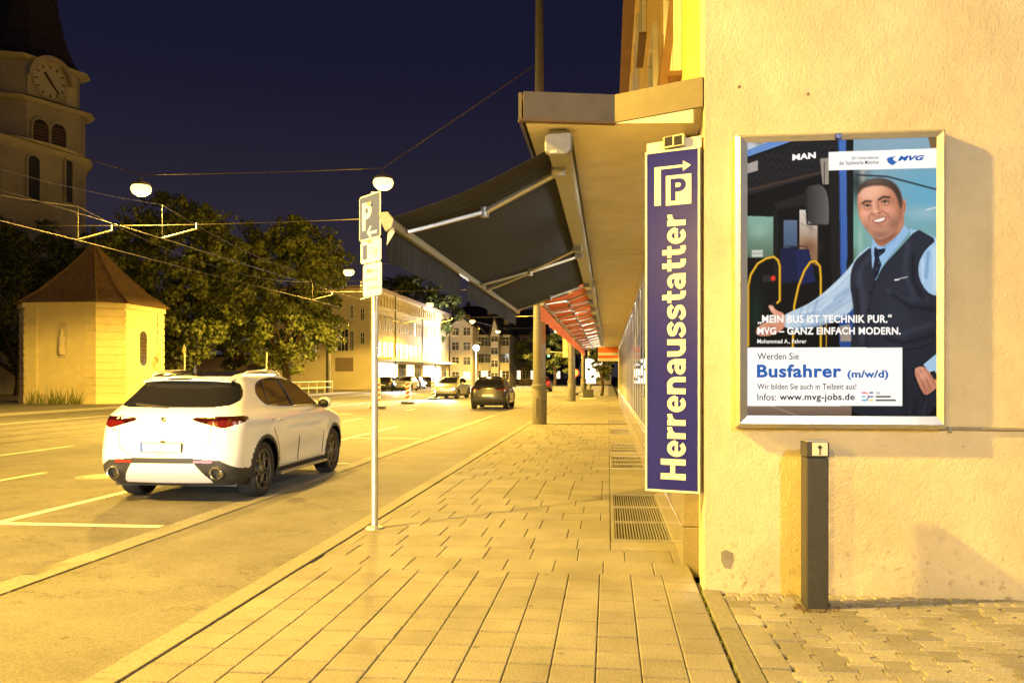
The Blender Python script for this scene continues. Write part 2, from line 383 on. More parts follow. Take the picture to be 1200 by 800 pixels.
# ================================================================== SETTING
XK = -4.28          # kerb line
FAR_Y = 260
struct('ground', MB().bx(-700, 700, -200, 1500, -1.0, -.25), 'earth')
road = struct('road', MB().bx(-23.6, -4.34, -45, FAR_Y, -.24, -.034), 'asphalt')
struct('cycle_path', MB().bx(XK, -2.66, -45, FAR_Y, -.24, -.008), 'path_asphalt')
struct('far_pavement', MB().bx(-60, -23.75, -45, FAR_Y, -.24, .05), 'path_asphalt')
kerb = struct('kerb', MB().bx(-4.64, XK, -45, FAR_Y, -.24, -.040), 'joint')
ks = MB().box((0, 0, -.045), (.135, .985, .10)).mesh('kerbstone', 'kerbstone')
gs = MB().box((0, 0, -.08), (.27, .49, .10)).mesh('gutter_stone', 'kerbstone')
for i in range(46):
    o = link('kerbstone', ks, kerb, .008); o.location = (XK - .07, 2.2 + i, random.uniform(-.002, .002))
for i in range(60):
    o = link('gutter_stone', gs, kerb, .008); o.location = (-4.50, 3.4 + i * .5, random.uniform(-.002, .002))
fk = struct('far_kerb', MB().bx(-23.75, -23.6, -45, FAR_Y, -.24, .07), 'kerbstone')
# painted parking bay and lane dashes
def sheet(x0, x1, y0, y1, z, name, m, parent): return MB().bx(x0, x1, y0, y1, z - .002, z).build(name, m, parent)
sheet(-6.60, -6.47, 4.4, 26, -.030, 'bay_line', 'marking', road)
for yb in (8.42, 14.9, 21.0):
    sheet(-6.46, -4.66, yb, yb + .13, -.030, 'bay_line', 'marking', road)
sheet(-7.15, -6.61, 8.42, 8.55, -.030, 'bay_line', 'marking', road)
for i in range(14):
    sheet(-12.06, -11.94, 6 + i * 9, 9 + i * 9, -.030, 'lane_dash', 'marking', road)
    sheet(-9.2, -9.08, 11 + i * 9, 13 + i * 9, -.030, 'lane_dash', 'marking', road)
sheet(-19.75, -19.62, -20, 200, -.030, 'lane_line', 'marking', road)
for x in (-14.08, -15.52, -17.08, -18.52):
    MB().bx(x - .035, x + .035, -45, FAR_Y, -.05, -.029).build('tram_rail', 'rail_steel', road)
    MB().bx(x - .11, x - .037, -45, FAR_Y, -.05, -.032).build('rail_groove', 'cladding', road)

# covers, gullies and repair patches
for x, y in ((-7.9, 12.6), (-9.9, 21.0), (-10.8, 34.0)):
    c = MB().lathe([(.0, -.029), (.30, -.029), (.31, -.033)], 24, (x, y, 0)).build('manhole_cover', 'rail_steel' if False else 'mast_grey', road); MB().lathe([(.315, -.0325), (.40, -.0325)], 24, (x, y, 0)).build('cover_ring', 'concrete', c)
for y in (6.3, 19.5, 33.0): MB().bx(-4.63, -4.38, y, y + .45, -.06, -.027).build('drain_gully', 'dark_metal', road)
MB().prism([(-8.4, 6.3), (-7.0, 6.35), (-7.02, 9.6), (-8.36, 9.5)], -.034, -.0325).build('repair_patch', 'patch_asphalt', road)
MB().prism([(-11.5, 16), (-10.2, 16.1), (-10.25, 22.6), (-11.45, 22.5)], -.034, -.0325).build('repair_patch', 'patch_asphalt', road)
lv = MB()
for k in range(150):
    x, y = random.choice((random.uniform(-2.4, .6), random.gauss(-2.58, .05), random.gauss(-4.4, .1))), random.uniform(3.8, 16); a = random.uniform(0, 6.28); l = random.uniform(.008, .022)
    lv.add([(x, y, .003), (x + l * math.cos(a), y + l * math.sin(a), .006), (x + l * .6 * math.cos(a + 1), y + l * .6 * math.sin(a + 1), .009)], [(0, 1, 2)])
tag(lv.build('litter', 'rust'), 'dry leaf scraps scattered over the pavement', 'litter', kind='stuff')
# ---- pavement slabs
pave = struct('pavement', MB().bx(-2.66, .66, -45, FAR_Y, -.24, -.022), 'joint')
def slab_mesh(w, l, h=.06, c=.005):
    x, y = w / 2, l / 2
    v = [(-x, -y, -h), (x, -y, -h), (x, y, -h), (-x, y, -h), (-x, -y, -c), (x, -y, -c), (x, y, -c), (-x, y, -c),
         (-x + c, -y + c, 0), (x - c, -y + c, 0), (x - c, y - c, 0), (-x + c, y - c, 0)]
    f = [(8, 9, 10, 11)] + [(i, (i + 1) % 4, 4 + (i + 1) % 4, 4 + i) for i in range(4)] + [(4 + i, 4 + (i + 1) % 4, 8 + (i + 1) % 4, 8 + i) for i in range(4)]
    return MB().add(v, f)
def jit(o, z=.0016, a=.0035):
    o.location.z += random.uniform(-z, z); o.rotation_euler = (random.uniform(-a, a), random.uniform(-a, a), random.uniform(-.004, .004))
G, GY = .0048, .0105
wc = 3.112 / 13
me_a = slab_mesh(wc - G, .275 - GY).mesh('slab', 'slab')
for ci in range(13):
    off = random.choice((0, .05, .11, .137, .2))
    for ri in range(11):
        y = 3.62 + ri * .275 + off
        if y + .13 > 6.70 or y < 3.6: continue
        o = link('slab', me_a, pave); o.location = (-2.46 + wc * (ci + .5), y + .137, 0); jit(o)
        if y + .41 > 6.70 and 6.70 - (y + .275) > .03:   # cut piece up to the header course
            g = 6.70 - (y + .275); o = link('slab', slab_mesh(wc - G, g - GY).mesh('slab', 'slab'), pave); o.location = (-2.46 + wc * (ci + .5), y + .275 + g / 2, 0); jit(o)
me_b = slab_mesh(.4 - G, .47 - GY).mesh('slab', 'slab')
for r, y in ((0, 6.94), (1, 7.41)):
    for k in range(-1, 9):
        x0 = max(-2.46, -2.46 + .4 * k + (.2 if r else .02)); x1 = min(.652, -2.46 + .4 * (k + 1) + (.2 if r else .02))
        if x1 - x0 < .03: continue
        o = link('slab', me_b if x1 - x0 > .398 else slab_mesh(x1 - x0 - G, .47 - GY).mesh('slab', 'slab'), pave); o.location = ((x0 + x1) / 2, y, 0); jit(o)
nrow = 0; rest = MB(); me_c = slab_mesh(.413 - G, .5 - GY).mesh('slab', 'slab')
for ri in range(120):
    y = 7.66 + ri * .5 + .25; s0 = random.choice((0, .2, .1, .3)); n = 7
    for k in range(n):
        x0 = -2.46 + .413 * k - s0; x1 = x0 + .413; x0 = max(x0, -2.46); x1 = min(x1, .02)
        if x1 - x0 < .06: continue
        if ri < 15:
            full = abs(x1 - x0 - .413) < .01
            o = link('slab', me_c if full else slab_mesh(x1 - x0 - G, .5 - GY).mesh('slab', 'slab'), pave); o.location = ((x0 + x1) / 2, y, 0); jit(o)
        else:
            q = slab_mesh(x1 - x0 - G, .5 - GY); dz = random.uniform(-.003, .003)
            rest.add([(p[0] + (x0 + x1) / 2, p[1] + y, p[2] + dz) for p in q.v], q.f)
for ri in range(14):          # behind the camera's feet
    for ci in range(13):
        q = slab_mesh(wc - G, .275 - GY); y = 3.55 - ri * .275
        rest.add([(p[0] - 2.46 + wc * (ci + .5), p[1] + y, p[2]) for p in q.v], q.f)
rest.bx(-2.46, .02, 67.7, FAR_Y, -.06, -.002); rest.bx(-2.46, .6, -45, -.2, -.06, -.002)
tag(rest.build('slab', 'slab', pave), kind='stuff')
eb = MB().box((0, 0, -.04), (.172, .99, .09)).mesh('edging_stone', 'kerbstone')
for i in range(50):
    o = link('edging_stone', eb, pave, .006); o.location = (-2.561, 2.6 + i, random.uniform(-.003, .003))
# narrow asphalt joint beside the edging
# strip along the shop front that carries the light wells
lane = MB(); GR = [(8.12, 11.25), (14.4, 16.6), (17.4, 19.6), (22.8, 25.0), (28, 30.2), (34, 36.2)]
ys = [7.66]
for a, b_ in GR: ys += [a - .06, b_ + .06]
ys.append(66)
for i in range(0, len(ys), 2):
    y = ys[i]
    while y < ys[i + 1] - .05:
        y2 = min(y + 1.0, ys[i + 1]); o = MB().bx(.0225, .60, y + .004, y2 - .004, -.06, random.uniform(-.002, .002)).build('strip_slab', 'slab', pave, bevel=.004); y = y2
for k, (a, b_) in enumerate(GR):
    t = thing('light_well_grate', ('long steel light well grate nearest the blue shop sign' if k == 0 else ['', 'second', 'third', 'fourth', 'fifth', 'sixth'][k] + ' steel light well grate along the shop front from the blue sign'), 'grate', (.32, (a + b_) / 2, 0), None if k == 0 else 'light well grates along the shop front')
    fr = MB()
    fr.bx(.024, .06, a, b_, -.05, .004); fr.bx(.59, .61, a, b_, -.05, .004); fr.bx(.06, .59, a, a + .03, -.05, .004); fr.bx(.06, .59, b_ - .03, b_, -.05, .004)
    nseg = 3
    for q in range(1, nseg): fr.bx(.06, .59, a + (b_ - a) * q / nseg - .012, a + (b_ - a) * q / nseg + .012, -.05, .003)
    fr.build('frame', 'galv', t)
    g = MB(); nb = 19
    for q in range(nb):
        x = .075 + .5 * q / (nb - 1); g.bx(x - .0055, x + .0055, a + .03, b_ - .03, -.03, .0)
    tag(g.build('grille', 'galv', t), kind='stuff')
    MB().bx(.06, .59, a, b_, -.2, -.055).build('well_floor', 'cladding', t)
# border of broken concrete in front of the near grate
# ---- interlocking pavers in front of the gable wall
fore = struct('forecourt', MB().bx(.66, 16, -45, 6.6, -.24, -.024), 'dark_joint')
cs = MB()
for i in range(4):
    MB().bx(.672, .80, 2.5 + i * .95, 3.44 + i * .95, -.08, .004 + .002 * (i % 2)).build('border_stone', 'kerbstone', fore, bevel=.006)
def tpaver():
    g = .0038; a, b_ = .1 - g, .0625 - g; h = .1 - g
    pts = [(-a, -h), (a, -h), (a, -.062), (b_, -.040), (b_, .040), (a, .062), (a, h), (-a, h), (-a, .062), (-b_, .040), (-b_, -.040), (-a, -.062)]
    n = len(pts); c = .006
    q = MB(); top = [(x * .955, y * .955, 0) for x, y in pts]
    q.add([(x, y, -.06) for x, y in pts] + [(x, y, -c) for x, y in pts] + top,
          [tuple(range(2 * n, 3 * n))] + [(i, (i + 1) % n, n + (i + 1) % n, n + i) for i in range(n)] + [(n + i, n + (i + 1) % n, 2 * n + (i + 1) % n, 2 * n + i) for i in range(n)])
    return q.mesh('paver', 'paver')
tp = tpaver(); rect = slab_mesh(.155, .195).mesh('paver', 'paver'); restp = MB()
for ci in range(17):
    x = .80 + .085 + ci * .1625
    for ri in range(13):
        y = 3.55 + ri * .2 + (.1 if ci % 2 else 0)
        if y > 5.98: continue
        o = link('paver', rect if ci < 1 else tp, fore); o.location = (x, y, 0); jit(o, .004, .014)
        if random.random() < .07: o.location.z += .004
hp = slab_mesh(.15, .085).mesh('paver', 'paver')
for ci in range(1, 17, 2):
    o = link('paver', hp, fore); o.location = (.885 + ci * .1625, 6.005, 0); jit(o, .002, .008)
for ci in range(26):
    for ri in range(12):
        q = slab_mesh(.157, .195); x = .885 + ci * .1625; y = 3.35 - ri * .2
        restp.add([(p[0] + x, p[1] + y, p[2]) for p in q.v], q.f)
restp.bx(3.66, 16, -45, 6.2, -.06, -.004); restp.bx(.80, 3.64, -45, 1.0, -.06, -.004)
tag(restp.build('paver', 'paver', fore), kind='stuff')
cb = slab_mesh(.095, .095, .06, .012).mesh('cobble', 'paver')
for r in range(2):
    for k in range(28):
        o = link('cobble', cb, fore); o.location = (.84 + k * .101 + (.04 if r else 0), 6.115 + r * .102, 0); jit(o, .002, .012)
# weeds in the joints
wd = MB()
for k in range(420):
    if random.random() < .55: x, y = .665 + random.uniform(-.02, .03), random.uniform(3.8, 6.3)
    else: x, y = .8 + .1625 * random.randint(0, 10) + random.uniform(-.02, .02), random.uniform(3.8, 6.1)
    for j in range(2):
        a = random.uniform(0, 6.28); l = random.uniform(.008, .022)
        wd.add([(x, y, -.01), (x + .006 * math.cos(a + 1.5), y + .006 * math.sin(a + 1.5), -.01), (x + l * math.cos(a), y + l * math.sin(a), random.uniform(.002, .016))], [(0, 1, 2)])
tag(wd.build('joint_weeds', 'leaf'), 'tiny green weeds growing in the paving joints', 'weeds', kind='stuff')

# ================================================================== CORNER BUILDING
WY = 6.285            # gable wall plane
WX = .69              # its street corner
SX = .63              # shop front plane
bld = thing('corner_building', 'cream plastered corner shop building with yellow upper floors and long glazed front', 'building', (3, 20, 0))
MB().bx(WX, 9.5, WY, WY + .30, -.1, 11.5).build('side_wall', 'plaster', bld)
MB().bx(WX + .02, WX + .32, WY + .30, 55, 3.72, 11.5).build('upper_facade', 'yellow_plaster', bld)
MB().bx(WX + .045, WX + .25, WY + .30, 7.12, -.1, 3.715).build('corner_pier', 'plaster', bld)
MB().bx(.4, 9.6, WY - .2, 55.2, 11.52, 11.9).build('roof', 'rust', bld)
# loose plaster patch
pt = on_y(852, 656, WY); MB().extr([(-.045, .06), (-.01, .075), (.04, .055), (.045, 0), (.025, -.06), (-.02, -.055), (-.04, -.01)], pt + Vector((0, -.003, 0)), (1, 0, 0), (0, 0, 1), (0, .006, 0)).build('patch', 'concrete', bld)
# shop front
MB().bx(.60, .76, 7.10, 55, -.1, .31).build('plinth', 'plinth_stone', bld, bevel=.006)
MB().bx(.606, .76, 7.103, 55, .316, .62).build('plinth_upper', 'plinth_stone', bld, bevel=.006)
MB().bx(.58, .74, 7.08, 55, .622, .655).build('sill', 'alu', bld)
mul = MB().bx(SX - .012, SX + .045, -.03, .03, .656, 3.3).mesh('mullion', 'white_paint'); gsk = MB().bx(SX - .016, SX - .0125, -.014, .014, .70, 3.26).mesh('gasket', 'dark_metal')
ym = [7.13, 8.1, 9.2, 10.3, 11.4]
while ym[-1] < 54: ym.append(ym[-1] + 1.45)
for y in ym:
    o = link('mullion', mul, bld); o.location.y = y; link('gasket', gsk, o)
for a, b_ in zip(ym[:-1], ym[1:]):
    MB().bx(SX, SX + .012, a + .032, b_ - .032, .70, 3.26).build('pane', 'shop_glass', bld)
MB().bx(SX - .02, SX + .04, 7.16, 54, .657, .699).build('bottom_rail', 'alu', bld)
MB().bx(SX - .02, SX + .04, 7.16, 54, 3.261, 3.30).build('top_rail', 'alu', bld)
MB().bx(SX - .03, SX + .3, 7.1, 54, 3.302, 3.49).build('lintel', 'soffit', bld)
MB().bx(1.25, 1.3, 7.13, 54, .3, 3.3).build('display_backdrop', 'white_paint', bld)
MB().bx(.72, 1.25, 7.13, 54, .55, .62).build('display_floor', 'plinth_light', bld)
MB().bx(.76, 1.25, 7.13, 54, 3.24, 3.30).build('display_ceiling', 'white_paint', bld)
for y in np.arange(8.0, 53, 2.9): MB().bx(.84, .94, y, y + 1.5, 3.20, 3.238).build('display_light', 'strip_light', bld)
# upper windows, seen along the wall
for k, (y0, y1) in enumerate(((8.5, 9.9), (12.3, 13.8), (16.2, 17.7), (20.2, 21.7), (24.2, 25.7), (28.2, 29.7))):
    for zz in (4.55, 8.0):
        w = MB().bx(WX - .02, WX + .018, y0, y1, zz, zz + 1.9).build('window', 'dark_glass', bld)
        f = MB(); f.bx(WX - .06, WX + .015, y0 - .09, y0, zz - .05, zz + 2.0); f.bx(WX - .06, WX + .015, y1, y1 + .09, zz - .05, zz + 2.0); f.bx(WX - .06, WX + .015, y0, y1, zz + 1.9, zz + 2.0)
        f.bx(WX - .03, WX + .015, (y0 + y1) / 2 - .04, (y0 + y1) / 2 + .04, zz, zz + 1.9); f.build('window_frame', 'white_paint', w)
        MB().bx(WX - .12, WX + .015, y0 - .12, y1 + .12, zz - .10, zz - .052).build('window_sill', 'rust', w)
        if zz < 5:       # drop-arm blind
            MB().bar((WX - .03, y0 - .02, zz + .9), (WX - .15, y0 - .02, zz - .15), .03, .08).build('blind_arm', 'rust', w)
            MB().bar((WX - .03, y1 + .02, zz + .9), (WX - .15, y1 + .02, zz - .15), .03, .08).build('blind_arm', 'rust', w)
MB().tube([(WX - .10, 31.0, 3.7), (WX - .10, 31.0, 11.4)], .10, 12).build('downpipe', 'rust', bld, smooth=60)
for z in range(4, 12):
    MB().tube([(WX - .10, 31.0, z), (WX - .10, 31.0, z + .06)], .125, 12).build('pipe_clip', 'rust', bld)
# canopy: bent near end, brown fascia, panelled soffit
CZ = 3.50
bend = (.05, 6.66); cl = (-.645, 6.50); cr = (.70, 6.325)
can = MB().prism([cl, bend, cr, (.72, 6.6), (.72, 55), (-.645, 55)], CZ + .02, CZ + .19).build('canopy', 'soffit', bld)
fa = MB()
def fasc(p, q, th=.025):
    p = Vector((*p, 0)); q = Vector((*q, 0)); d = (q - p).normalized(); n = Vector((d.y, -d.x, 0)) * th
    fa.add([p + Vector((0, 0, CZ)), q + Vector((0, 0, CZ)), q + n + Vector((0, 0, CZ)), p + n + Vector((0, 0, CZ)), p + Vector((0, 0, CZ + .215)), q + Vector((0, 0, CZ + .215)), q + n + Vector((0, 0, CZ + .215)), p + n + Vector((0, 0, CZ + .215))],
           [(0, 1, 2, 3), (7, 6, 5, 4), (0, 4, 5, 1), (1, 5, 6, 2), (2, 6, 7, 3), (3, 7, 4, 0)])
fasc((-.647, 6.495), (.052, 6.655)); fasc((.052, 6.655), (.69, 6.32)); fasc((-.66, 55), (-.66, 6.50)); fa.build('fascia', 'fascia', can)
MB().bar((-.68, 6.465, CZ - .008), (.05, 6.632, CZ - .008), .05, .016).build('fascia_lip', 'rust', can)
yb = [6.72, 9.2, 13.9, 18.6, 23.3, 28, 32.7, 37.4, 42.1, 46.8, 51.5, 55]
for a, b_ in zip(yb[:-1], yb[1:]):
    if a < 7: MB().prism([(-.63, 6.56), (.05, 6.70), (.60, 6.42), (.60, b_ - .008), (-.63, b_ - .008)], CZ - .006, CZ + .018).build('soffit_panel', 'soffit', can)
    else: MB().bx(-.63, .60, a + .008, b_ - .008, CZ - .006 + .006 * (len(can.children) % 2), CZ + .018).build('soffit_panel', 'soffit', can)
MB().extr([(0, 0), (.64, 0), (.64, .10)], (.045, 6.64, CZ - .003), (.889, -.46, 0), (0, 0, -1), (.01, .02, 0)).build('edge_flashing', 'soffit', can)

# ---- blue blade sign
pr = on_y(820.5, 579, 6.30); pl = at(756.5, 573.5, (pr - CAM).dot(FW) * 1.03)
a = Vector((pr.x, pr.y, 0)); b_ = Vector((pl.x, pl.y, 0)); ux = (a - b_).normalized(); W = (a - b_).length
nrm = Vector((ux.y, -ux.x, 0)); zb = (pr.z + pl.z) / 2; tR = (pr - CAM).dot(FW); zt = CAM_H + tR * (440 - 171.5) / F; H = zt - zb
sg = thing('shop_sign', 'tall blue blade sign reading Herrenausstatter beside the cream wall', 'sign', (b_.x, b_.y, zb))
o0 = b_ + Vector((0, 0, zb)); up = Vector((0, 0, 1))
MB().extr([(0, 0), (W, 0), (W, H), (0, H)], o0, ux, up, -nrm * .10).build('housing', 'alu', sg)
e = .014
MB().extr([(e, e), (W - e, e), (W - e, H - e), (e, H - e)], o0 + nrm * .003, ux, up, -nrm * .004).build('face', 'sign_blue', sg)
fr = MB()
for q in ([(0, 0), (W, 0), (W, e), (0, e)], [(0, H - e), (W, H - e), (W, H), (0, H)], [(0, e), (e, e), (e, H - e), (0, H - e)], [(W - e, e), (W, e), (W, H - e), (W - e, H - e)]):
    fr.extr(q, o0 + nrm * .010, ux, up, -nrm * .009)
fr.build('edge_trim', 'cream', sg)
# letters run upwards: glyph x -> up, glyph y -> -ux ; photo glyph baseline x=803, tops x=775, y from 561 up to 250
s = W / 64.0
xb = (804 - 756.5) * s; zl = (576 - 561.5) * s * 1.0
kz = H / (576.5 - 173.5)
zl = (576 - 561) * kz; Lg = (561 - 250) * kz
def arc_(cx, cy, rx, ry, a0, a1, n=14): return [(cx + rx * math.cos(R(a0 + (a1 - a0) * i / n)), cy + ry * math.sin(R(a0 + (a1 - a0) * i / n))) for i in range(n + 1)]
def cr_(p, n=6):
    q = [p[0]] + p + [p[-1]]; out = []
    for i in range(1, len(q) - 2):
        for k in range(n):
            t = k / n; out.append(tuple(.5 * (2 * q[i][d] + (q[i + 1][d] - q[i - 1][d]) * t + (2 * q[i - 1][d] - 5 * q[i][d] + 4 * q[i + 1][d] - q[i + 2][d]) * t * t + (3 * q[i][d] - q[i - 1][d] - 3 * q[i + 1][d] + q[i + 2][d]) * t ** 3) for d in (0, 1)))
    return out + [p[-1]]
# heavy grotesque letters: advance, then strokes (centre line, half width)
GL = {'H': (1.27, [([(.16, 0), (.16, 1.36)], .16), ([(.98, 0), (.98, 1.36)], .16), ([(.1, .70), (1.0, .70)], .13)]),
      'e': (1.04, [(arc_(.48, .5, .335, .385, 4, 318, 26), .125), ([(.2, .50), (.87, .50)], .085)]),
      'r': (.74, [([(.15, 0), (.15, 1.0)], .15), (arc_(.60, .50, .42, .36, 172, 84), .13)]),
      'n': (1.08, [([(.15, 0), (.15, 1.0)], .15), (arc_(.485, .52, .33, .355, 165, 0) + [(.815, .0)], .14)]),
      'u': (1.08, [([(.815, 0), (.815, 1.0)], .15), ([(.15, 1.0), (.15, .48)] + arc_(.48, .48, .33, .355, 180, 345)[1:], .14)]),
      'a': (1.02, [([(.73, .0), (.73, .66)], .145), (arc_(.44, .64, .29, .245, 0, 165), .115), (arc_(.41, .295, .285, .185, 40, 330, 20), .115)]),
      's': (.98, [(cr_([(.80, .70), (.66, .86), (.44, .885), (.22, .80), (.22, .63), (.45, .535), (.70, .42), (.70, .22), (.47, .115), (.24, .135), (.08, .30)]), .118)]),
      't': (.76, [([(.31, 1.28), (.31, .32), (.36, .17), (.48, .125), (.66, .125)], .14), ([(.0, .885), (.66, .885)], .105)])}
word = 'Herrenausstatter'; adv = sum(GL[c][0] for c in word) - .12; kx = Lg / adv; ky = (804 - 775) * s / 1.36; cur = 0
lt_o = o0 + ux * xb + up * zl
for c in word:
    g = MB()
    for k, (pts, hw_) in enumerate(GL[c][1]):
        n_ = len(pts); L_, R_ = [], []
        for i in range(n_):
            a, b_ = pts[max(i - 1, 0)], pts[min(i + 1, n_ - 1)]; dx, dy = (b_[0] - a[0]) * kx, (b_[1] - a[1]) * ky; l = math.hypot(dx, dy); dx /= l; dy /= l
            hx, hy = -dy * hw_ * ky, dx * hw_ * ky; bx_, by_ = (cur + pts[i][0]) * kx, pts[i][1] * ky
            L_.append(lt_o + up * (bx_ + hx) - ux * (by_ + hy) + nrm * (.006 + .0003 * k)); R_.append(lt_o + up * (bx_ - hx) - ux * (by_ - hy) + nrm * (.006 + .0003 * k))
        g.add(L_ + R_, [(i, i + 1, n_ + i + 1, n_ + i) for i in range(n_ - 1)])
    g.build('letter', 'cream', sg); cur += GL[c][0]
def sq(x0, x1, y0, y1, sk=0):      # photo px inside the sign
    return [((x0 - 756.5) * s, (576.5 - y1) * kz), ((x1 - 756.5) * s, (576.5 - y1) * kz), ((x1 - 756.5) * s, (576.5 - y0) * kz), ((x0 - 756.5) * s, (576.5 - y0) * kz)]
ar = MB()
ar.extr(sq(767.5, 775, 192.5, 238), o0 + nrm * .0055, ux, up, -nrm * .002); ar.extr(sq(775, 801, 192.5, 195.5), o0 + nrm * .0055, ux, up, -nrm * .002)
ar.extr([((801 - 756.5) * s, (576.5 - 200) * kz), ((810 - 756.5) * s, (576.5 - 194) * kz), ((801 - 756.5) * s, (576.5 - 188) * kz)], o0 + nrm * .0055, ux, up, -nrm * .002)
ar.build('arrow', 'cream', sg)
psq = MB().extr(sq(781, 810.5, 204, 239), o0 + nrm * .0055, ux, up, -nrm * .002).build('parking_square', 'cream', sg)
MB().text('P', o0 + ux * ((786.5 - 756.5) * s) + up * ((576.5 - 234) * kz), ux, up, w=18 * s, h=26 * kz, nrm=nrm, th=.0075).build('parking_letter', 'sign_blue', sg)
# white head board above it with a small floodlight
MB().extr([(.0, H + .004), (W, H + .004), (W, H + .085), (.0, H + .075)], o0 - nrm * .03, ux, up, -nrm * .05).build('head_board', 'white_paint', sg)
fl = thing('floodlight_box', 'small metal framed glass lamp box above the blue sign', 'lamp', o0 + ux * .26 + up * (H + .04))
q0 = o0 + ux * .14 + up * (H + .010) + nrm * .02
MB().extr([(0, 0), (.155, .012), (.155, .095), (0, .083)], q0, ux, up, -nrm * .05).build('housing', 'alu', fl)
for x in (.012, .083):
    MB().extr([(x, .014), (x + .058, .018), (x + .058, .083), (x, .078)], q0 + nrm * .003, ux, up, -nrm * .004).build('pane', 'window_dark', fl)
# ================================================================== AWNINGS
def awning(name, label, y0, y1, xc, zc, xf, zf, fab, arms, group=None, valances=(), caps=True, near_cap=True):
    t = thing(name, label, 'awning', (xc, y0, zc), group)
    MB().bx(xc - .085, xc + .085, y0 + .04, y1 - .04, zc - .085, zc + .075).build('cassette', 'cassette', t, bevel=.02)
    MB().bx(xc - .03, xc + .10, y0 + .2, y1 - .2, zc + .076, zc + .125).build('bracket_rail', 'dark_metal', t)
    for ye in (y0, y1):
        MB().extr([(-.11, -.07), (-.07, -.10), (.07, -.10), (.105, -.06), (.105, .07), (.07, .095), (-.07, .095), (-.11, .05)], (xc, ye - .035 if ye == y0 else ye - .045, zc), (1, 0, 0), (0, 0, 1), (0, .08, 0)).build('end_cap', 'grey_metal', t, bevel=.012)
    # fabric with a slight sag
    n = 10; g = MB(); th = .004
    prof = []
    for i in range(n + 1):
        u = i / n; prof.append((xc - .06 + (xf - xc + .06) * u, zc - .01 + (zf + .02 - zc + .01) * u - .05 * math.sin(math.pi * u)))
    for s_, dz in ((0, 0), (1, th)):
        for x, z in prof: g.v += [(x, y0 + .09, z + dz), (x, y1 - .09, z + dz)]
    k = 2 * (n + 1)
    for i in range(n):
        g.f += [(2 * i, 2 * i + 1, 2 * i + 3, 2 * i + 2), (k + 2 * i, k + 2 * i + 2, k + 2 * i + 3, k + 2 * i + 1), (2 * i, 2 * i + 2, k + 2 * i + 2, k + 2 * i), (2 * i + 1, k + 2 * i + 1, k + 2 * i + 3, 2 * i + 3)]
    g.build('fabric', fab, t, smooth=50)
    MB().extr([(-.035, -.03), (.035, -.04), (.045, .01), (.02, .045), (-.03, .04)], (xf, y0 + .03, zf), (1, 0, 0), (0, 0, 1), (0, y1 - y0 - .06, 0)).build('front_bar', 'cassette', t, bevel=.008)
    MB().extr([(-.06, .06), (.02, .065), (.07, .0), (.05, -.07), (.0, -.10), (-.04, -.02)], (xf, y0, zf), (1, 0, 0), (0, 0, 1), (0, .03, 0)).build('bar_cap', 'cassette', t, bevel=.008)
    for ya, bend_ in arms:
        S = Vector((xc - .06, ya, zc - .13)); E = Vector((xf + .05, ya + .05 * bend_, zf - .015)); mid = (S + E) / 2 + Vector((0, .28 * bend_, -.02))
        a = MB().bar(S, mid, .055, .04).build('arm', 'alu', t, bevel=.008)
        MB().bar(mid, E, .045, .035).build('forearm', 'alu', a, bevel=.006)
        MB().tube([mid - Vector((0, 0, .045)), mid + Vector((0, 0, .045))], .038, 12).build('elbow', 'grey_metal', a)
        MB().box(S + Vector((.03, 0, .03)), (.12, .09, .12)).build('shoulder', 'grey_metal', a, bevel=.01)
    for va, vb, vh in valances:
        v = MB(); m = max(8, int((vb - va) * 5))
        for sd in (0, .003):
            for i in range(m + 1):
                y = va + (vb - va) * i / m; w = .012 * math.sin(y * 5.1) + .008 * math.sin(y * 11.3)
                v.v += [(xf - .03 + sd, y, zf - .02), (xf - .03 + w + sd, y, zf - vh / 2), (xf - .03 + w * 1.8 + sd, y, zf - vh + .012 * math.sin(y * 2.3))]
        o_ = 3 * (m + 1)
        for i in range(m):
            for j in range(2):
                q = 3 * i + j; v.f += [(q, q + 3, q + 4, q + 1), (o_ + q, o_ + q + 1, o_ + q + 4, o_ + q + 3)]
        v.build('valance', fab, t, smooth=60)
    return t
awn = awning('folding_arm_awning', 'large extended black striped awning over the pavement beside the blue sign', 6.74, 16.9, -.39, 3.385, -1.79, 2.81, 'fabric_dark',
       [(7.22, 1), (11.6, 1), (12.3, -1), (16.3, -1)], valances=((6.85, 10.3, .30), (11.0, 16.8, .27)))
MB().bx(-.455, -.405, 6.700, 6.704, 3.30, 3.318).build('maker_label', 'white_paint', awn)
MB().extr([(0, 0), (.045, .05), (.06, .01), (-.01, -.10)], (-1.80, 6.85, 2.72), (1, 0, 0), (0, 0, 1), (0, .004, 0)).build('valance_corner', 'white_paint', awn)  # white piece stands in for the reflection on the twisted dark valance corner
yy = 17.3; first = None
names = ['nearest the black awning', 'second from the black awning', 'third from the black awning', 'fourth from the black awning', 'fifth from the black awning', 'last of the orange row']
for k in range(6):
    L_ = 5.4
    awning('folding_arm_awning', 'orange folding arm awning over the pavement, ' + names[k], yy, yy + L_ - .05, -.37, 3.385, -1.36, 3.05, 'fabric_orange',
           [(yy + .5, 1), (yy + L_ - .6, -1)] if L_ < 4 else [(yy + .45, 1), (yy + 2.4, -1), (yy + 3.0, 1), (yy + L_ - .6, -1)], 'orange awnings along the shop front', valances=((yy + .03, yy + L_ - .08, .33),))
    yy += L_
# far striped shop blind
t = thing('striped_blind', 'small red and white striped blind hanging at the far end of the shop front', 'blind', (.3, 52, 2.6))
for i in range(6):
    MB().bx(-.62 + .003 * i, .58, 51.2 - .02 * i, 51.25 - .02 * i, 3.43 - .17 * (i + 1), 3.43 - .17 * i - .002).build('stripe', 'fabric_orange' if i in (1, 2, 4) else 'white_paint', t)

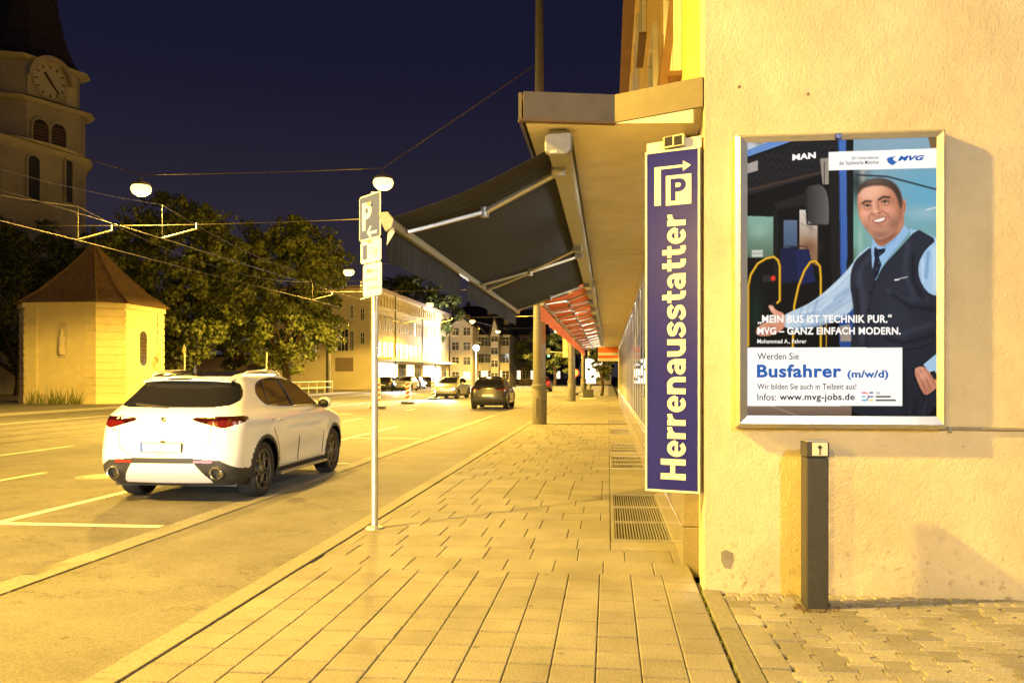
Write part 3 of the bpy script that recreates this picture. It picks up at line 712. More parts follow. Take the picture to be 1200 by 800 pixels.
# ================================================================== POSTER LIGHTBOX
PY = WY - .095
lb = thing('poster_lightbox', 'backlit bus driver recruitment poster in a silver frame on the cream wall', 'poster', (2.0, WY, 1.2))
c_tl = on_y(860, 157.5, PY); c_br = on_y(1109.5, 502.5, PY)
X0, X1 = (on_y(860, 157, PY).x + on_y(864, 500, PY).x) / 2, on_y(1109.5, 300, PY).x
Z1 = (on_y(861, 157.5, PY).z + on_y(1109, 151, PY).z) / 2; Z0 = (on_y(863, 500.5, PY).z + on_y(1110, 503.5, PY).z) / 2
i0, i1 = on_y(876, 300, PY).x, on_y(1098, 300, PY).x
j1 = (on_y(876, 166.5, PY).z + on_y(1098, 161, PY).z) / 2; j0 = (on_y(877, 487, PY).z + on_y(1097, 487.5, PY).z) / 2
MB().bx(X0 + .004, X1 - .004, PY + .012, WY, Z0 + .004, Z1 - .004).build('box', 'alu', lb)
def moulding(a, b_, c_, d_):    # outer a-b, inner c-d ; mitred bevelled rail
    q = MB(); y0, y1, yo = PY + .016, PY + .004, PY
    A, B, C, D = [Vector((p[0], 0, p[1])) for p in (a, b_, c_, d_)]
    m1 = A.lerp(D, .35); m2 = B.lerp(C, .35)
    pts = [A + Vector((0, y0, 0)), B + Vector((0, y0, 0)), m2 + Vector((0, yo - .012, 0)), m1 + Vector((0, yo - .012, 0)), C + Vector((0, y1, 0)), D + Vector((0, y1, 0)), C + Vector((0, y0, 0)), D + Vector((0, y0, 0))]
    q.add(pts, [(0, 1, 2, 3), (3, 2, 4, 5), (5, 4, 6, 7), (1, 0, 7, 6), (0, 3, 5, 7), (1, 6, 4, 2)]); return q
o_ = [(X0, Z0), (X1, Z0), (X1, Z1), (X0, Z1)]; n_ = [(i0, j0), (i1, j0), (i1, j1), (i0, j1)]
for k in range(4):
    moulding(o_[k], o_[(k + 1) % 4], n_[(k + 1) % 4], n_[k]).build('frame_rail', 'alu', lb)
cl_ = MB(); cp = on_y(982, 160, PY); cl_.box((cp.x, PY - .008, cp.z - .002), (.045, .03, .04)); cl_.build('frame_clip', 'sign_blue', lb, bevel=.004)
# ---- the print: a grid painted colour by colour (positions given in photo pixels)
NX, NZ_ = 300, 440
gx = np.linspace(i0 - .004, i1 + .004, NX); gz = np.linspace(j0 - .004, j1 + .004, NZ_)
XX, ZZ = np.meshgrid(gx, gz); PP = np.stack([XX.ravel(), np.full(XX.size, PY + .010), ZZ.ravel()], 1)
px, py = proj_np(PP); img = np.zeros((px.size, 3)); img[:] = (13, 13, 15)
def inside(poly, x=None, y=None):
    x = px if x is None else x; y = py if y is None else y; r = np.zeros(x.size, bool); n = len(poly)
    for i in range(n):
        (xa, ya), (xb, yb_) = poly[i], poly[(i + 1) % n]
        if ya == yb_: continue
        c = ((ya > y) != (yb_ > y)) & (x < (xb - xa) * (y - ya) / (yb_ - ya) + xa); r ^= c
    return r
def smooth_poly(p, k=3):
    for _ in range(k):
        q = []
        for i in range(len(p)):
            a, b2 = p[i], p[(i + 1) % len(p)]
            q += [(.75 * a[0] + .25 * b2[0], .75 * a[1] + .25 * b2[1]), (.25 * a[0] + .75 * b2[0], .25 * a[1] + .75 * b2[1])]
        p = q
    return p
def soft(m, col, a=1.0):
    w = (m * a)[:, None]; img[:] = img * (1 - w) + np.array(col) * w
def fill(poly, col, sm=0, col2=None, axis=1, a=1.0):
    if sm: poly = smooth_poly(poly, sm)
    acc = np.zeros(px.size)
    for dx, dy in ((-.22, -.22), (.22, -.22), (-.22, .22), (.22, .22)): acc += inside(poly, px + dx, py + dy)
    acc /= 4
    if col2 is not None:
        q = np.array(poly)[:, axis]; t = np.clip(((py if axis else px) - q.min()) / (q.max() - q.min()), 0, 1)[:, None]
        c = np.array(col) * (1 - t) + np.array(col2) * t
    else: c = np.array(col)
    w = (acc * a)[:, None]; img[:] = img * (1 - w) + c * w
def stroke(pts, wd, col, a=1.0):
    d = np.full(px.size, 1e9)
    for (xa, ya), (xb, yb_) in zip(pts[:-1], pts[1:]):
        vx, vy = xb - xa, yb_ - ya; t = np.clip(((px - xa) * vx + (py - ya) * vy) / (vx * vx + vy * vy + 1e-9), 0, 1)
        d = np.minimum(d, np.hypot(px - xa - t * vx, py - ya - t * vy))
    soft(np.clip(wd / 2 + .4 - d, 0, 1), col, a); return d
def blob(cx, cy, rx, ry, col, a=1.0, p=2, rot=0.0):
    c, s_ = math.cos(rot), math.sin(rot); x = (px - cx) * c + (py - cy) * s_; y = -(px - cx) * s_ + (py - cy) * c
    soft(np.clip(np.exp(-((x / rx) ** 2 + (y / ry) ** 2) ** (p / 2)), 0, 1), col, a)
def sstroke(pts, wd, col, a=.5):
    d = np.full(px.size, 1e9)
    for (xa, ya), (xb, yb_) in zip(pts[:-1], pts[1:]):
        vx, vy = xb - xa, yb_ - ya; t = np.clip(((px - xa) * vx + (py - ya) * vy) / (vx * vx + vy * vy + 1e-9), 0, 1); d = np.minimum(d, np.hypot(px - xa - t * vx, py - ya - t * vy))
    soft(np.exp(-(d / wd) ** 2), col, a)
def mask(poly, sm=2, feather=.6):
    acc = np.zeros(px.size); p = smooth_poly(poly, sm)
    for k in range(8):
        a_ = k * math.pi / 4; acc += inside(p, px + feather * math.cos(a_), py + feather * math.sin(a_))
    return acc / 8
nse = np.sin(px * 1.7 + np.sin(py * 1.3) * 2) * np.sin(py * 1.9 + np.sin(px * .9) * 2.2)
# window with reflected sky behind the driver
fill([(990, 150), (1110, 150), (1110, 360), (990, 360)], (135, 165, 190), col2=(104, 160, 158))
blob(1085, 225, 40, 35, (95, 165, 205), .8); blob(1085, 250, 26, 8, (160, 190, 205), .6); blob(1000, 265, 14, 40, (110, 165, 150), .8); blob(1092, 185, 26, 8, (70, 130, 185), .6)
blob(1005, 215, 12, 22, (40, 45, 45), .9); blob(1011, 205, 4, 12, (190, 190, 180), .7); fill([(1085, 150), (1110, 150), (1110, 185), (1092, 180)], (120, 95, 60)); stroke([(1003, 205), (1040, 207), (1097, 222)], 2.2, (45, 50, 60))
stroke([(1086, 246), (1097, 243)], 2, (215, 225, 230), .8); blob(998, 300, 6, 10, (70, 95, 60), .8); blob(1008, 280, 3, 18, (170, 200, 190), .5)
fill([(988, 150), (1000, 150), (1000, 330), (992, 330)], (20, 22, 24))
# bus front panel
fill([(870, 160), (925, 160), (870, 184)], (190, 200, 210)); blob(890, 168, 6, 3, (120, 110, 95), .7)
fill([(870, 186), (930, 165), (930, 161), (915, 161), (870, 178)], (100, 140, 205))
fill([(870, 188), (932, 166), (985, 160), (985, 196), (962, 201), (870, 226)], (24, 24, 27)); m_ = inside([(870, 190), (932, 167), (985, 160), (985, 196), (962, 201), (870, 224)]); soft(m_ * np.clip(nse, 0, 1), (62, 62, 66), .6)
fill([(870, 194), (888, 188), (888, 200), (870, 205)], (165, 158, 155)); fill([(870, 222), (965, 199), (965, 204), (870, 230)], (40, 38, 40)); stroke([(876, 223), (962, 202)], .9, (105, 70, 45))
fill([(907, 238), (944, 226), (944, 240), (910, 246)], (34, 30, 28))
# doorway, seats, windows
fill([(870, 253), (906, 254), (907, 302), (870, 302)], (125, 168, 158), col2=(85, 108, 92)); blob(890, 270, 12, 10, (150, 185, 175), .6); fill([(881, 293), (894, 293), (894, 301), (881, 301)], (190, 198, 195)); stroke([(881, 297), (894, 297)], .8, (90, 100, 100))
fill([(906, 246), (912, 246), (912, 330), (906, 330)], (22, 25, 26)); fill([(918, 258), (934, 258), (934, 291), (918, 291)], (88, 108, 138), col2=(66, 86, 118))
fill([(937, 246), (958, 246), (958, 312), (937, 300)], (205, 202, 198), col2=(125, 88, 60)); blob(948, 290, 10, 10, (120, 82, 55), .9); blob(950, 262, 3, 12, (130, 120, 110), .7); stroke([(938, 262), (956, 270)], .8, (120, 112, 105)); stroke([(941, 250), (952, 268)], .7, (120, 112, 105))
fill([(914, 292), (934, 288), (936, 330), (916, 332)], (22, 28, 62)); fill([(932, 292), (948, 292), (956, 330), (936, 334)], (26, 34, 78)); stroke([(916, 291), (922, 288), (930, 289)], 1.2, (30, 32, 40)); stroke([(930, 292), (936, 288), (945, 289), (947, 295)], 1.2, (30, 32, 40))
blob(886, 365, 9, 30, (20, 40, 32), .9)
# mirror and its arm
fill([(961, 186), (971, 185), (971, 216), (964, 216)], (150, 142, 132)); stroke([(966, 190), (966, 216)], 1.5, (70, 66, 62))
fill(smooth_poly([(943, 217), (970, 216), (972, 262), (969, 264), (946, 263), (943, 240)], 2), (42, 42, 44), col2=(96, 95, 96), axis=0); stroke([(944, 219), (946, 262)], 2, (26, 26, 28)); stroke([(946, 263), (969, 264)], 1.6, (22, 22, 24))
# blue pillar
fill([(982, 150), (991.5, 150), (993, 300), (989, 340), (985, 340)], (70, 112, 188), col2=(52, 88, 165)); stroke([(983, 160), (986, 335)], .8, (30, 50, 100)); fill([(971, 195), (983, 195), (985, 340), (975, 340)], (26, 25, 25))
# grab rails
YEL = (232, 186, 48)
for pts in ([(877, 405), (877, 335), (880, 322), (888, 309), (898, 303), (907, 301), (912, 305), (914, 312), (914, 352), (911, 355)], [(929, 410), (930, 380), (931, 358), (936, 335), (943, 317), (950, 307), (956, 306), (961, 312), (962, 324), (962, 410)], [(968.5, 380), (968.5, 410)]):
    stroke(pts, 3.0 if len(pts) > 2 else 1.2, (150, 105, 15)); stroke([(p[0] - .4, p[1] - .2) for p in pts], 1.8 if len(pts) > 2 else .8, YEL)
fill([(893, 322), (902, 322), (904, 330), (894, 331)], (40, 40, 44)); blob(906, 326, 3.0, 3.4, (228, 52, 36), 1, 6)
# outstretched sleeve and hand
SH = (168, 196, 226)
fill([(982, 345), (1004, 340), (1004, 407), (984, 407)], (40, 72, 140)); fill([(984, 382), (996, 380), (998, 400), (985, 400)], (150, 140, 130))
fill([(1024, 284), (1006, 298), (996, 313), (984, 326), (962, 346), (944, 358), (921, 367), (916, 374), (918, 383), (930, 387), (960, 382), (985, 374), (1003, 360), (1010, 330)], SH, 2, (178, 200, 222))
for pts, w_, cl_c, a in (([(1010, 300), (990, 326), (968, 346)], 3.2, (196, 218, 240), .7), ([(992, 340), (970, 358), (938, 372)], 2.6, (128, 156, 196), .6), ([(1002, 330), (984, 356), (960, 372)], 3.0, (140, 166, 204), .6), ([(975, 352), (962, 362), (940, 366)], 1.6, (206, 224, 242), .7), ([(958, 352), (953, 366), (958, 378)], 1.6, (120, 148, 190), .6), ([(940, 360), (937, 370), (941, 382)], 1.4, (130, 158, 198), .6), ([(924, 369), (922, 376), (925, 384)], 1.4, (206, 222, 240), .7), ([(930, 386), (962, 380), (990, 370)], 2.4, (110, 138, 180), .7)): sstroke(pts, w_, cl_c, a)
for pts, a in (([(1000, 318), (978, 340), (950, 358)], .35), ([(985, 352), (960, 368), (935, 374)], .4), ([(996, 352), (975, 366)], .4), ([(948, 356), (946, 366), (952, 374)], .4)): stroke(pts, 2.0, (120, 148, 188), a)
SK = (214, 158, 134)
fill([(920, 367), (910, 364), (904, 357), (900, 358), (903, 364), (908, 371), (898, 377), (889, 382), (886, 386), (886, 392), (892, 394), (905, 393), (916, 387), (920, 382)], SK, 2, (196, 132, 108)); stroke([(888, 386), (904, 381)], .7, (150, 90, 75), .7); stroke([(888, 390), (906, 386)], .7, (150, 90, 75), .7); blob(905, 361, 2, 3, (235, 185, 165), .8)
# waistcoat, trousers, other sleeve
NV = (40, 44, 58)
fill([(1066, 268), (1082, 272), (1100, 280), (1110, 350), (1085, 345), (1074, 320)], (150, 188, 226), 0, (166, 200, 232), 0); sstroke([(1088, 296), (1085, 325)], 2.2, (104, 142, 194), .7); sstroke([(1095, 290), (1095, 338)], 2.0, (196, 218, 240), .6); sstroke([(1081, 305), (1082, 330)], 1.6, (190, 214, 240), .6)
fill([(1022, 288), (1012, 296), (1002, 305), (997, 318), (996, 335), (999, 352), (1001, 370), (998, 395), (996, 410), (1000, 440), (998, 495), (1110, 495), (1110, 346), (1096, 347), (1085, 341), (1077, 326), (1076, 312), (1079, 302), (1086, 291), (1098, 281), (1084, 273), (1074.5, 268), (1055, 290), (1034, 312), (1026, 330), (1022, 312)], NV, 1, (30, 33, 44))
blob(1050, 370, 22, 40, (50, 55, 72), .5); blob(1010, 350, 9, 26, (54, 58, 74), .5); stroke([(1026, 330), (1021, 345), (1016, 380), (1014, 405)], 1.2, (20, 22, 30)); blob(1020, 343, 1.6, 1.6, (16, 17, 22), .9); blob(1017, 363, 1.6, 1.6, (16, 17, 22), .9)
stroke([(1058, 410), (1078, 408), (1100, 398)], 1.2, (18, 20, 28)); stroke([(1070, 432), (1073, 446), (1083, 468)], 1.4, (16, 18, 25)); stroke([(1060, 432), (1062, 490)], 1.6, (20, 22, 30), .8); stroke([(1086, 470), (1080, 490)], 2, (48, 52, 68), .7)
fill([(1082, 427), (1099, 413), (1110, 412), (1110, 446), (1092, 440)], (158, 194, 228)); fill([(1070.5, 433), (1077, 429), (1084, 430), (1092, 439), (1100, 446), (1100, 452), (1092, 459), (1084, 464), (1077, 452)], (206, 148, 122), 1, (180, 118, 96)); fill([(1089, 436), (1095, 434), (1100, 442), (1095, 445)], (32, 32, 36)); stroke([(1080, 447), (1088, 458)], .7, (140, 85, 68), .7); stroke([(1084, 444), (1092, 454)], .7, (140, 85, 68), .7)
for pts, w_, a in (([(1006, 320), (1012, 360), (1010, 400)], 4, .5), ([(1040, 340), (1062, 352), (1085, 350)], 3, .45), ([(1034, 385), (1056, 392), (1090, 380)], 4, .45), ([(1064, 285), (1060, 315), (1070, 345)], 4, .5), ([(1020, 300), (1010, 312), (1006, 330)], 3, .5)): sstroke(pts, w_, (62, 67, 86), a)
for pts, w_, a in (([(1046, 345), (1068, 360), (1095, 362)], 3, .6), ([(1004, 340), (1006, 380)], 3, .6), ([(1036, 396), (1060, 402), (1095, 392)], 2.4, .6), ([(1070, 300), (1070, 330), (1082, 350)], 2.6, .6), ([(1074, 470), (1070, 490)], 3, .6)): sstroke(pts, w_, (20, 22, 31), a)
# logo stitched on the chest
stroke([(1049, 328), (1053, 327.5)], 2, (225, 228, 235)); stroke([(1054, 326.5), (1063, 324.5)], 1.6, (200, 205, 215), .8)
# shirt front, collar, tie
fill([(1023, 280), (1021, 292), (1022, 312), (1026, 329), (1034, 312), (1066, 271), (1058, 262), (1036, 290)], (142, 182, 226)); stroke([(1034, 292), (1050, 280)], 1.5, (105, 146, 200), .7); stroke([(1040, 303), (1058, 282)], 1.4, (118, 158, 210), .6)
fill([(1025, 289), (1029, 292), (1038, 291), (1037, 295), (1030, 301), (1033, 310), (1029, 322), (1025.5, 328), (1022.5, 318), (1025, 303), (1024, 297)], (26, 32, 50)); blob(1030, 308, .8, .8, (130, 145, 175), .8); blob(1027, 315, .8, .8, (130, 145, 175), .8); blob(1031, 297, .8, .8, (110, 125, 160), .8)
# head: neck, then the face painted inside its own outline, then ear and cropped hair
keep = img.copy()
neck = [(1020, 266), (1023, 280), (1031, 290), (1041, 285), (1053, 275), (1060.5, 262), (1058, 246)]
mk = mask(neck, 1, .5)
soft(np.ones(px.size), (172, 114, 90)); blob(1056, 268, 8, 10, (196, 138, 112), .7); blob(1034, 276, 15, 9, (112, 70, 54), .85); blob(1026, 284, 6, 5, (150, 98, 78), .6)
img[:] = keep * (1 - mk[:, None]) + img * mk[:, None]; keep = img.copy()
face = [(1006, 222), (1004.5, 236), (1005.5, 249), (1009, 260), (1015.5, 270), (1023, 278.5), (1031, 281.5), (1040, 279), (1050, 270), (1056, 257), (1058.5, 240), (1056, 225), (1047, 213.5), (1031, 209), (1014, 212.5)]
mk = mask(face, 2, .5)
soft(np.ones(px.size), (206, 146, 118))
blob(1019, 228, 15, 9, (236, 186, 162), .8); blob(1024, 221, 14, 5, (240, 194, 172), .55); blob(1048, 232, 8, 16, (176, 116, 92), .7); blob(1057, 246, 6, 24, (138, 88, 68), .8); blob(1005, 246, 3.2, 18, (170, 112, 90), .7)
blob(1013.5, 250, 5.5, 5, (236, 170, 148), .8); blob(1041, 246, 6.5, 5, (226, 160, 136), .7)
blob(1032, 275, 15, 6.5, (128, 96, 84), .75); blob(1048, 263, 8, 9, (130, 92, 78), .75); blob(1015, 267, 6, 6, (146, 106, 92), .6); blob(1030, 264.5, 8, 2.2, (150, 106, 92), .6); blob(1030, 270, 5, 2.6, (190, 136, 116), .6); blob(1029, 253.2, 8, 1.6, (150, 108, 94), .55)
blob(1016.5, 239.5, 6.5, 3.4, (160, 104, 84), .6); blob(1037, 235, 6.8, 3.4, (152, 98, 78), .65)
sstroke([(1010.8, 238.6), (1014, 235.8), (1020.5, 236)], 1.25, (50, 36, 30), .9); sstroke([(1030, 234), (1035, 230.6), (1042, 231.4)], 1.3, (46, 33, 28), .92)
blob(1016.8, 241.4, 3.6, 1.25, (226, 206, 196), .75, 3, -.10); blob(1037.2, 236.8, 3.8, 1.25, (222, 200, 190), .75, 3, -.10)
blob(1016.6, 241.3, 1.5, 1.35, (34, 24, 22), 1, 4); blob(1037, 236.7, 1.5, 1.35, (34, 24, 22), 1, 4); sstroke([(1013, 241), (1016.5, 239.9), (1020.5, 241.2)], .75, (48, 30, 26), .9); sstroke([(1033, 236.9), (1037, 235.2), (1041.6, 236.4)], .75, (48, 30, 26), .9)
sstroke([(1013, 244.6), (1017, 245.6), (1021, 244)], .8, (150, 100, 82), .6); sstroke([(1033.5, 240), (1038, 241), (1042, 238.8)], .8, (146, 96, 78), .6); sstroke([(1043, 236), (1046, 238)], .7, (140, 92, 74), .5); sstroke([(1044, 234), (1047, 233.4)], .7, (140, 92, 74), .5)
sstroke([(1023.5, 238), (1025, 245), (1026, 248)], 1.6, (238, 186, 162), .75); sstroke([(1028.6, 237), (1030, 245), (1032, 248.6)], 1.5, (166, 108, 86), .65); blob(1027, 249.2, 4.6, 2.2, (216, 150, 126), .85); blob(1025.6, 247.8, 1.6, 1.4, (244, 198, 178), .7)
blob(1023.6, 250.9, 1.3, .75, (92, 52, 42), .9); blob(1030.4, 249.8, 1.5, .8, (92, 52, 42), .9); sstroke([(1021, 250), (1018.6, 254), (1018.6, 259)], .9, (150, 98, 82), .65); sstroke([(1034.5, 247.6), (1040, 251), (1042.6, 256)], 1.0, (144, 92, 76), .7)
fill([(1020.8, 258.8), (1027, 255.8), (1033, 254.9), (1040.2, 253.2), (1038, 259.2), (1031.5, 262.4), (1024.8, 262)], (150, 84, 76), 2); fill([(1023, 258.5), (1029.5, 256.4), (1038.3, 254.5), (1036, 258.2), (1030.8, 260.3), (1025.5, 260.2)], (238, 230, 222), 1)
for xt in (1026.2, 1029.4, 1032.6, 1035.4): sstroke([(xt, 256), (xt - .2, 260)], .25, (190, 170, 160), .45)
img[:] = img * (1 + .022 * np.sin(px * 5.3 + np.sin(py * 4.1) * 2) * np.sin(py * 4.7 + np.sin(px * 3.9)))[:, None]
img[:] = keep * (1 - mk[:, None]) + img * mk[:, None]; keep = img.copy()
mk = mask([(1056.5, 235), (1060, 233), (1062, 237), (1061.5, 246), (1059.5, 252), (1057, 250)], 2, .4); soft(np.ones(px.size), (200, 134, 108)); sstroke([(1058, 237), (1060, 240), (1059, 248)], 1.0, (146, 88, 70), .8); img[:] = keep * (1 - mk[:, None]) + img * mk[:, None]; keep = img.copy()
mk = mask([(1005.2, 229), (1005.5, 221), (1011, 213.2), (1022, 209), (1036, 208.6), (1047.5, 213), (1055, 223), (1058.4, 238), (1056, 246), (1053.6, 240), (1051.2, 231), (1046, 222.5), (1037, 217.6), (1024, 217.2), (1012.5, 220), (1008, 224.5)], 2, 1.1)
soft(np.ones(px.size), (66, 55, 49)); blob(1024, 213, 12, 3, (104, 90, 82), .7); blob(1052, 226, 4, 9, (48, 38, 33), .8); img[:] = img * (1 + .10 * np.sin(px * 6.1 + py) * np.sin(py * 5.7 - px))[:, None]
img[:] = keep * (1 - mk[:, None] * .93) + img * mk[:, None] * .93
for pts in ([(887, 384), (897, 380), (907, 377)], [(886.5, 388), (898, 385), (908, 382)], [(888, 392), (899, 389.5), (909, 387)]): sstroke(pts, .55, (140, 84, 70), .8)
for pts in ([(890, 382.5), (903, 377.5)], [(888, 386), (901, 383)], [(902, 360), (908, 367)]): sstroke(pts, .7, (240, 194, 174), .6)
for pts in ([(1074, 436), (1081, 448), (1085, 460)], [(1078, 433), (1086, 444), (1090, 456)], [(1083, 432), (1091, 442), (1096, 451)]): sstroke(pts, .7, (136, 82, 66), .7)
blob(1082, 440, 5, 5, (226, 172, 148), .5)
img[:] = np.clip(img * (1 + .035 * nse[:, None] * np.sin(px * 3.3 + py * 2.9)[:, None]), 0, 255)
# floor strip, then the white text panels
fill([(870, 475), (998, 475), (998, 495), (870, 495)], (128, 108, 96), col2=(92, 78, 68)); stroke([(905, 476), (935, 487)], 2, (165, 145, 130), .6)
fill([(971, 178.3), (1110, 173.4), (1110, 196.6), (971, 199.8)], (254, 254, 254)); fill([(870, 407), (1057.5, 407), (1057.5, 475.5), (870, 475.5)], (254, 254, 254))
stroke([(1057.8, 409), (1057.8, 476)], .9, (14, 14, 20), .6)
# swoosh and the transport association mark
BL = (44, 98, 184)
fill([(1039, 187), (1041, 184.6), (1050.5, 183), (1047, 185), (1046.5, 187.2), (1050, 189.5), (1052, 189.5), (1046, 194), (1041, 191.2)], BL)
for c, x0, x1, y in (((196, 32, 100), 1010.5, 1014.5, 460), ((240, 140, 110), 1014.5, 1016.6, 460.5), ((50, 165, 215), 1010.5, 1013.8, 464.6), ((24, 140, 180), 1010.5, 1015.5, 468.8), ((24, 26, 104), 1019.3, 1022.8, 460), ((24, 26, 104), 1018, 1022.8, 464.6), ((245, 190, 60), 1018.6, 1023.4, 469)): stroke([(x0, y), (x1, y)], 1.6, c)
for x1_, y_ in ((1043, 464.6), (1049, 468.8)):
    stroke([(1027, y_), (x1_, y_)], 1.9, (30, 30, 32)); stroke([(1031, y_), (x1_ - 4, y_)], .6, (120, 120, 122), .5)
stroke([(1016.6, 461), (1017.4, 463.4)], 1.2, (230, 150, 140)); stroke([(1017.6, 464.6), (1016.4, 468)], 1.4, (40, 80, 140))
lin = np.where(img / 255 <= .04045, img / 255 / 12.92, ((img / 255 + .055) / 1.055) ** 2.4)
q = np.arange(NX * NZ_).reshape(NZ_, NX)
fc = np.stack([q[:-1, :-1], q[:-1, 1:], q[1:, 1:], q[1:, :-1]], -1).reshape(-1, 4)
me = bpy.data.meshes.new('print'); me.vertices.add(len(PP)); me.vertices.foreach_set('co', PP.ravel())
me.loops.add(fc.size); me.loops.foreach_set('vertex_index', fc.ravel()); me.polygons.add(len(fc)); me.polygons.foreach_set('loop_start', np.arange(0, fc.size, 4)); me.update(calc_edges=True)
ca = me.color_attributes.new('print', 'FLOAT_COLOR', 'POINT'); ca.data.foreach_set('color', np.concatenate([lin, np.ones((len(lin), 1))], 1).ravel())
def print_mat(name, col=None):
    m = mat(name, col or (.5, .5, .5), .5, spec=.08); nt = m.node_tree; b = nt.nodes['Principled BSDF']
    b.inputs['Emission Strength'].default_value = POSTER
    if col: b.inputs['Base Color'].default_value = (*[c * .12 for c in col], 1); b.inputs['Emission Color'].default_value = (*col, 1)
    else:
        at_ = nt.nodes.new('ShaderNodeAttribute'); at_.attribute_name = 'print'; mm = nt.nodes.new('ShaderNodeMix'); mm.data_type = 'RGBA'; mm.blend_type = 'MULTIPLY'; mm.inputs[0].default_value = 1
        mm.inputs[7].default_value = (.12, .12, .12, 1); nt.links.new(at_.outputs['Color'], mm.inputs[6]); nt.links.new(mm.outputs[2], b.inputs['Base Color']); nt.links.new(at_.outputs['Color'], b.inputs['Emission Color'])
    return m
POSTER = .92
me.materials.append(print_mat('poster_print')); pr_ = link('print', me, lb)
print_mat('ink_white', (.92, .92, .93)); print_mat('ink_black', (.012, .012, .014)); print_mat('ink_blue', (.022, .115, .45))
FAT = {'MEIN BUS IST TECHNIK PUR.': .026, 'MVG \u2013 GANZ EINFACH MODERN.': .026, 'Busfahrer': .014, 'www.mvg-jobs.de': .012, 'MVG': .04, 'MAN': .04, '(m/w/d)': .012}
def ptext(body, x0, x1, yb, yt, m, slope=0.0, mb=None, done=True):
    a = on_y(x0, yb, PY + .0085); b2 = on_y(x1, yb + slope * (x1 - x0), PY + .0085); c = on_y(x0, yt, PY + .0085)
    d = b2 - a
    mb = (mb or MB()).text(body, (a.x, PY + .0085, a.z), d.normalized(), (0, 0, 1), w=d.length, h=c.z - a.z, nrm=(0, -1, 0), th=.0006, fat=FAT.get(body, 0))
    return tag(mb.build('lettering', m, pr_), kind='stuff') if done else mb
q = ptext('\u201e', 888, 892.3, 380, 377, 'ink_white', done=False); q = ptext('\u201c', 1040.5, 1045, 371.8, 368, 'ink_white', mb=q, done=False); ptext('MEIN BUS IST TECHNIK PUR.', 893, 1040, 378.3, 369, 'ink_white', mb=q)
ptext('MVG \u2013 GANZ EINFACH MODERN.', 887.5, 1055.5, 392, 383.3, 'ink_white'); ptext('Mohammad A., Fahrer', 887.5, 945, 403, 397.3, 'ink_white')
ptext('Werden Sie', 887.5, 936, 421, 413.3, 'ink_black'); ptext('Busfahrer', 887, 986, 442.3, 426.8, 'ink_blue'); ptext('(m/w/d)', 993, 1041, 445, 433.5, 'ink_blue')
ptext('Wir bilden Sie auch in Teilzeit aus!', 887.5, 1003.5, 456, 449.3, 'ink_black'); ptext('Infos:', 887.5, 909.5, 469, 461, 'ink_black'); ptext('www.mvg-jobs.de', 913.5, 1001.5, 471, 461, 'ink_black')
ptext('Ein Unternehmen', 998.5, 1030, 187.2, 183.6, 'ink_black', -.03); ptext('der Stadtwerke M\u00fcnchen', 983.5, 1030, 193.6, 189, 'ink_black', -.03); ptext('MVG', 1052, 1083.5, 188.9, 182.8, 'ink_blue', -.03)
ptext('MAN', 928.5, 956, 188.3, 181, 'ink_white', -.10)
ptext('DIE', 1026.5, 1031.5, 461.6, 458.8, 'ink_black')
# conduit along the wall right of the poster
cw = thing('wall_conduit', 'thin grey cable conduit running along the cream wall from the poster', 'conduit', (4, WY, 1.15))
zc = on_y(1130, 503.5, WY).z
MB().tube([(X1 - .02, WY - .014, zc + .01), (X1 + 1.2, WY - .014, zc), (9, WY - .014, zc - .02)], .012, 8).build('pipe', 'concrete', cw)
for x in (X1 + .05, X1 + .9, X1 + 2): MB().box((x, WY - .012, zc), (.02, .03, .04)).build('clip', 'grey_metal', cw)

# ---- bollard post
bp0 = ground(957.5, 713); BX, BY = bp0.x, bp0.y + .03
bo = thing('bollard', 'dark grey rectangular metal bollard standing before the poster wall', 'bollard', (BX, BY, 0))
BH = CAM_H - (513.5 - 440) / F * (BY - .05); bw = .142
MB().bx(BX - bw / 2, BX + bw / 2, BY - .05, BY + .13, -.02, BH - .115).build('post', 'bollard_grey', bo, bevel=.008)
MB().bx(BX - bw / 2 - .003, BX + bw / 2 + .003, BY - .053, BY + .133, BH - .112, BH - .012).build('head', 'bollard_grey', bo, bevel=.006)
MB().bx(BX - bw / 2 + .002, BX + bw / 2 - .002, BY - .048, BY + .128, BH - .0115, BH).build('cap', 'alu', bo, bevel=.004)
lbl = MB().bx(BX - .037, BX + .062, BY - .0565, BY - .053, BH - .100, BH - .012).build('label_plate', 'white_paint', bo, bevel=.001)
sy = MB(); sy.lathe([(.0, -.0585), (.013, -.0585), (.013, -.057)], 14, (BX + .012, BY, BH - .044), 'Y'); sy.bx(BX + .008, BX + .016, BY - .0585, BY - .057, BH - .082, BH - .058); sy.bx(BX + .003, BX + .021, BY - .0585, BY - .057, BH - .092, BH - .086)
sy.build('symbol', 'cladding', lbl)
ds = MB()
for k in range(60):
    a = random.uniform(0, 6.28); r = random.uniform(.09, .16); x, y = BX + r * math.cos(a), BY + r * math.sin(a) * .8 - .02
    ds.box((x, y, .006), (random.uniform(.006, .018), random.uniform(.006, .018), .006), rz=a)
tag(ds.build('dry_leaves', 'rust'), 'crumbs of dry leaves round the bollard foot', 'litter', kind='stuff')

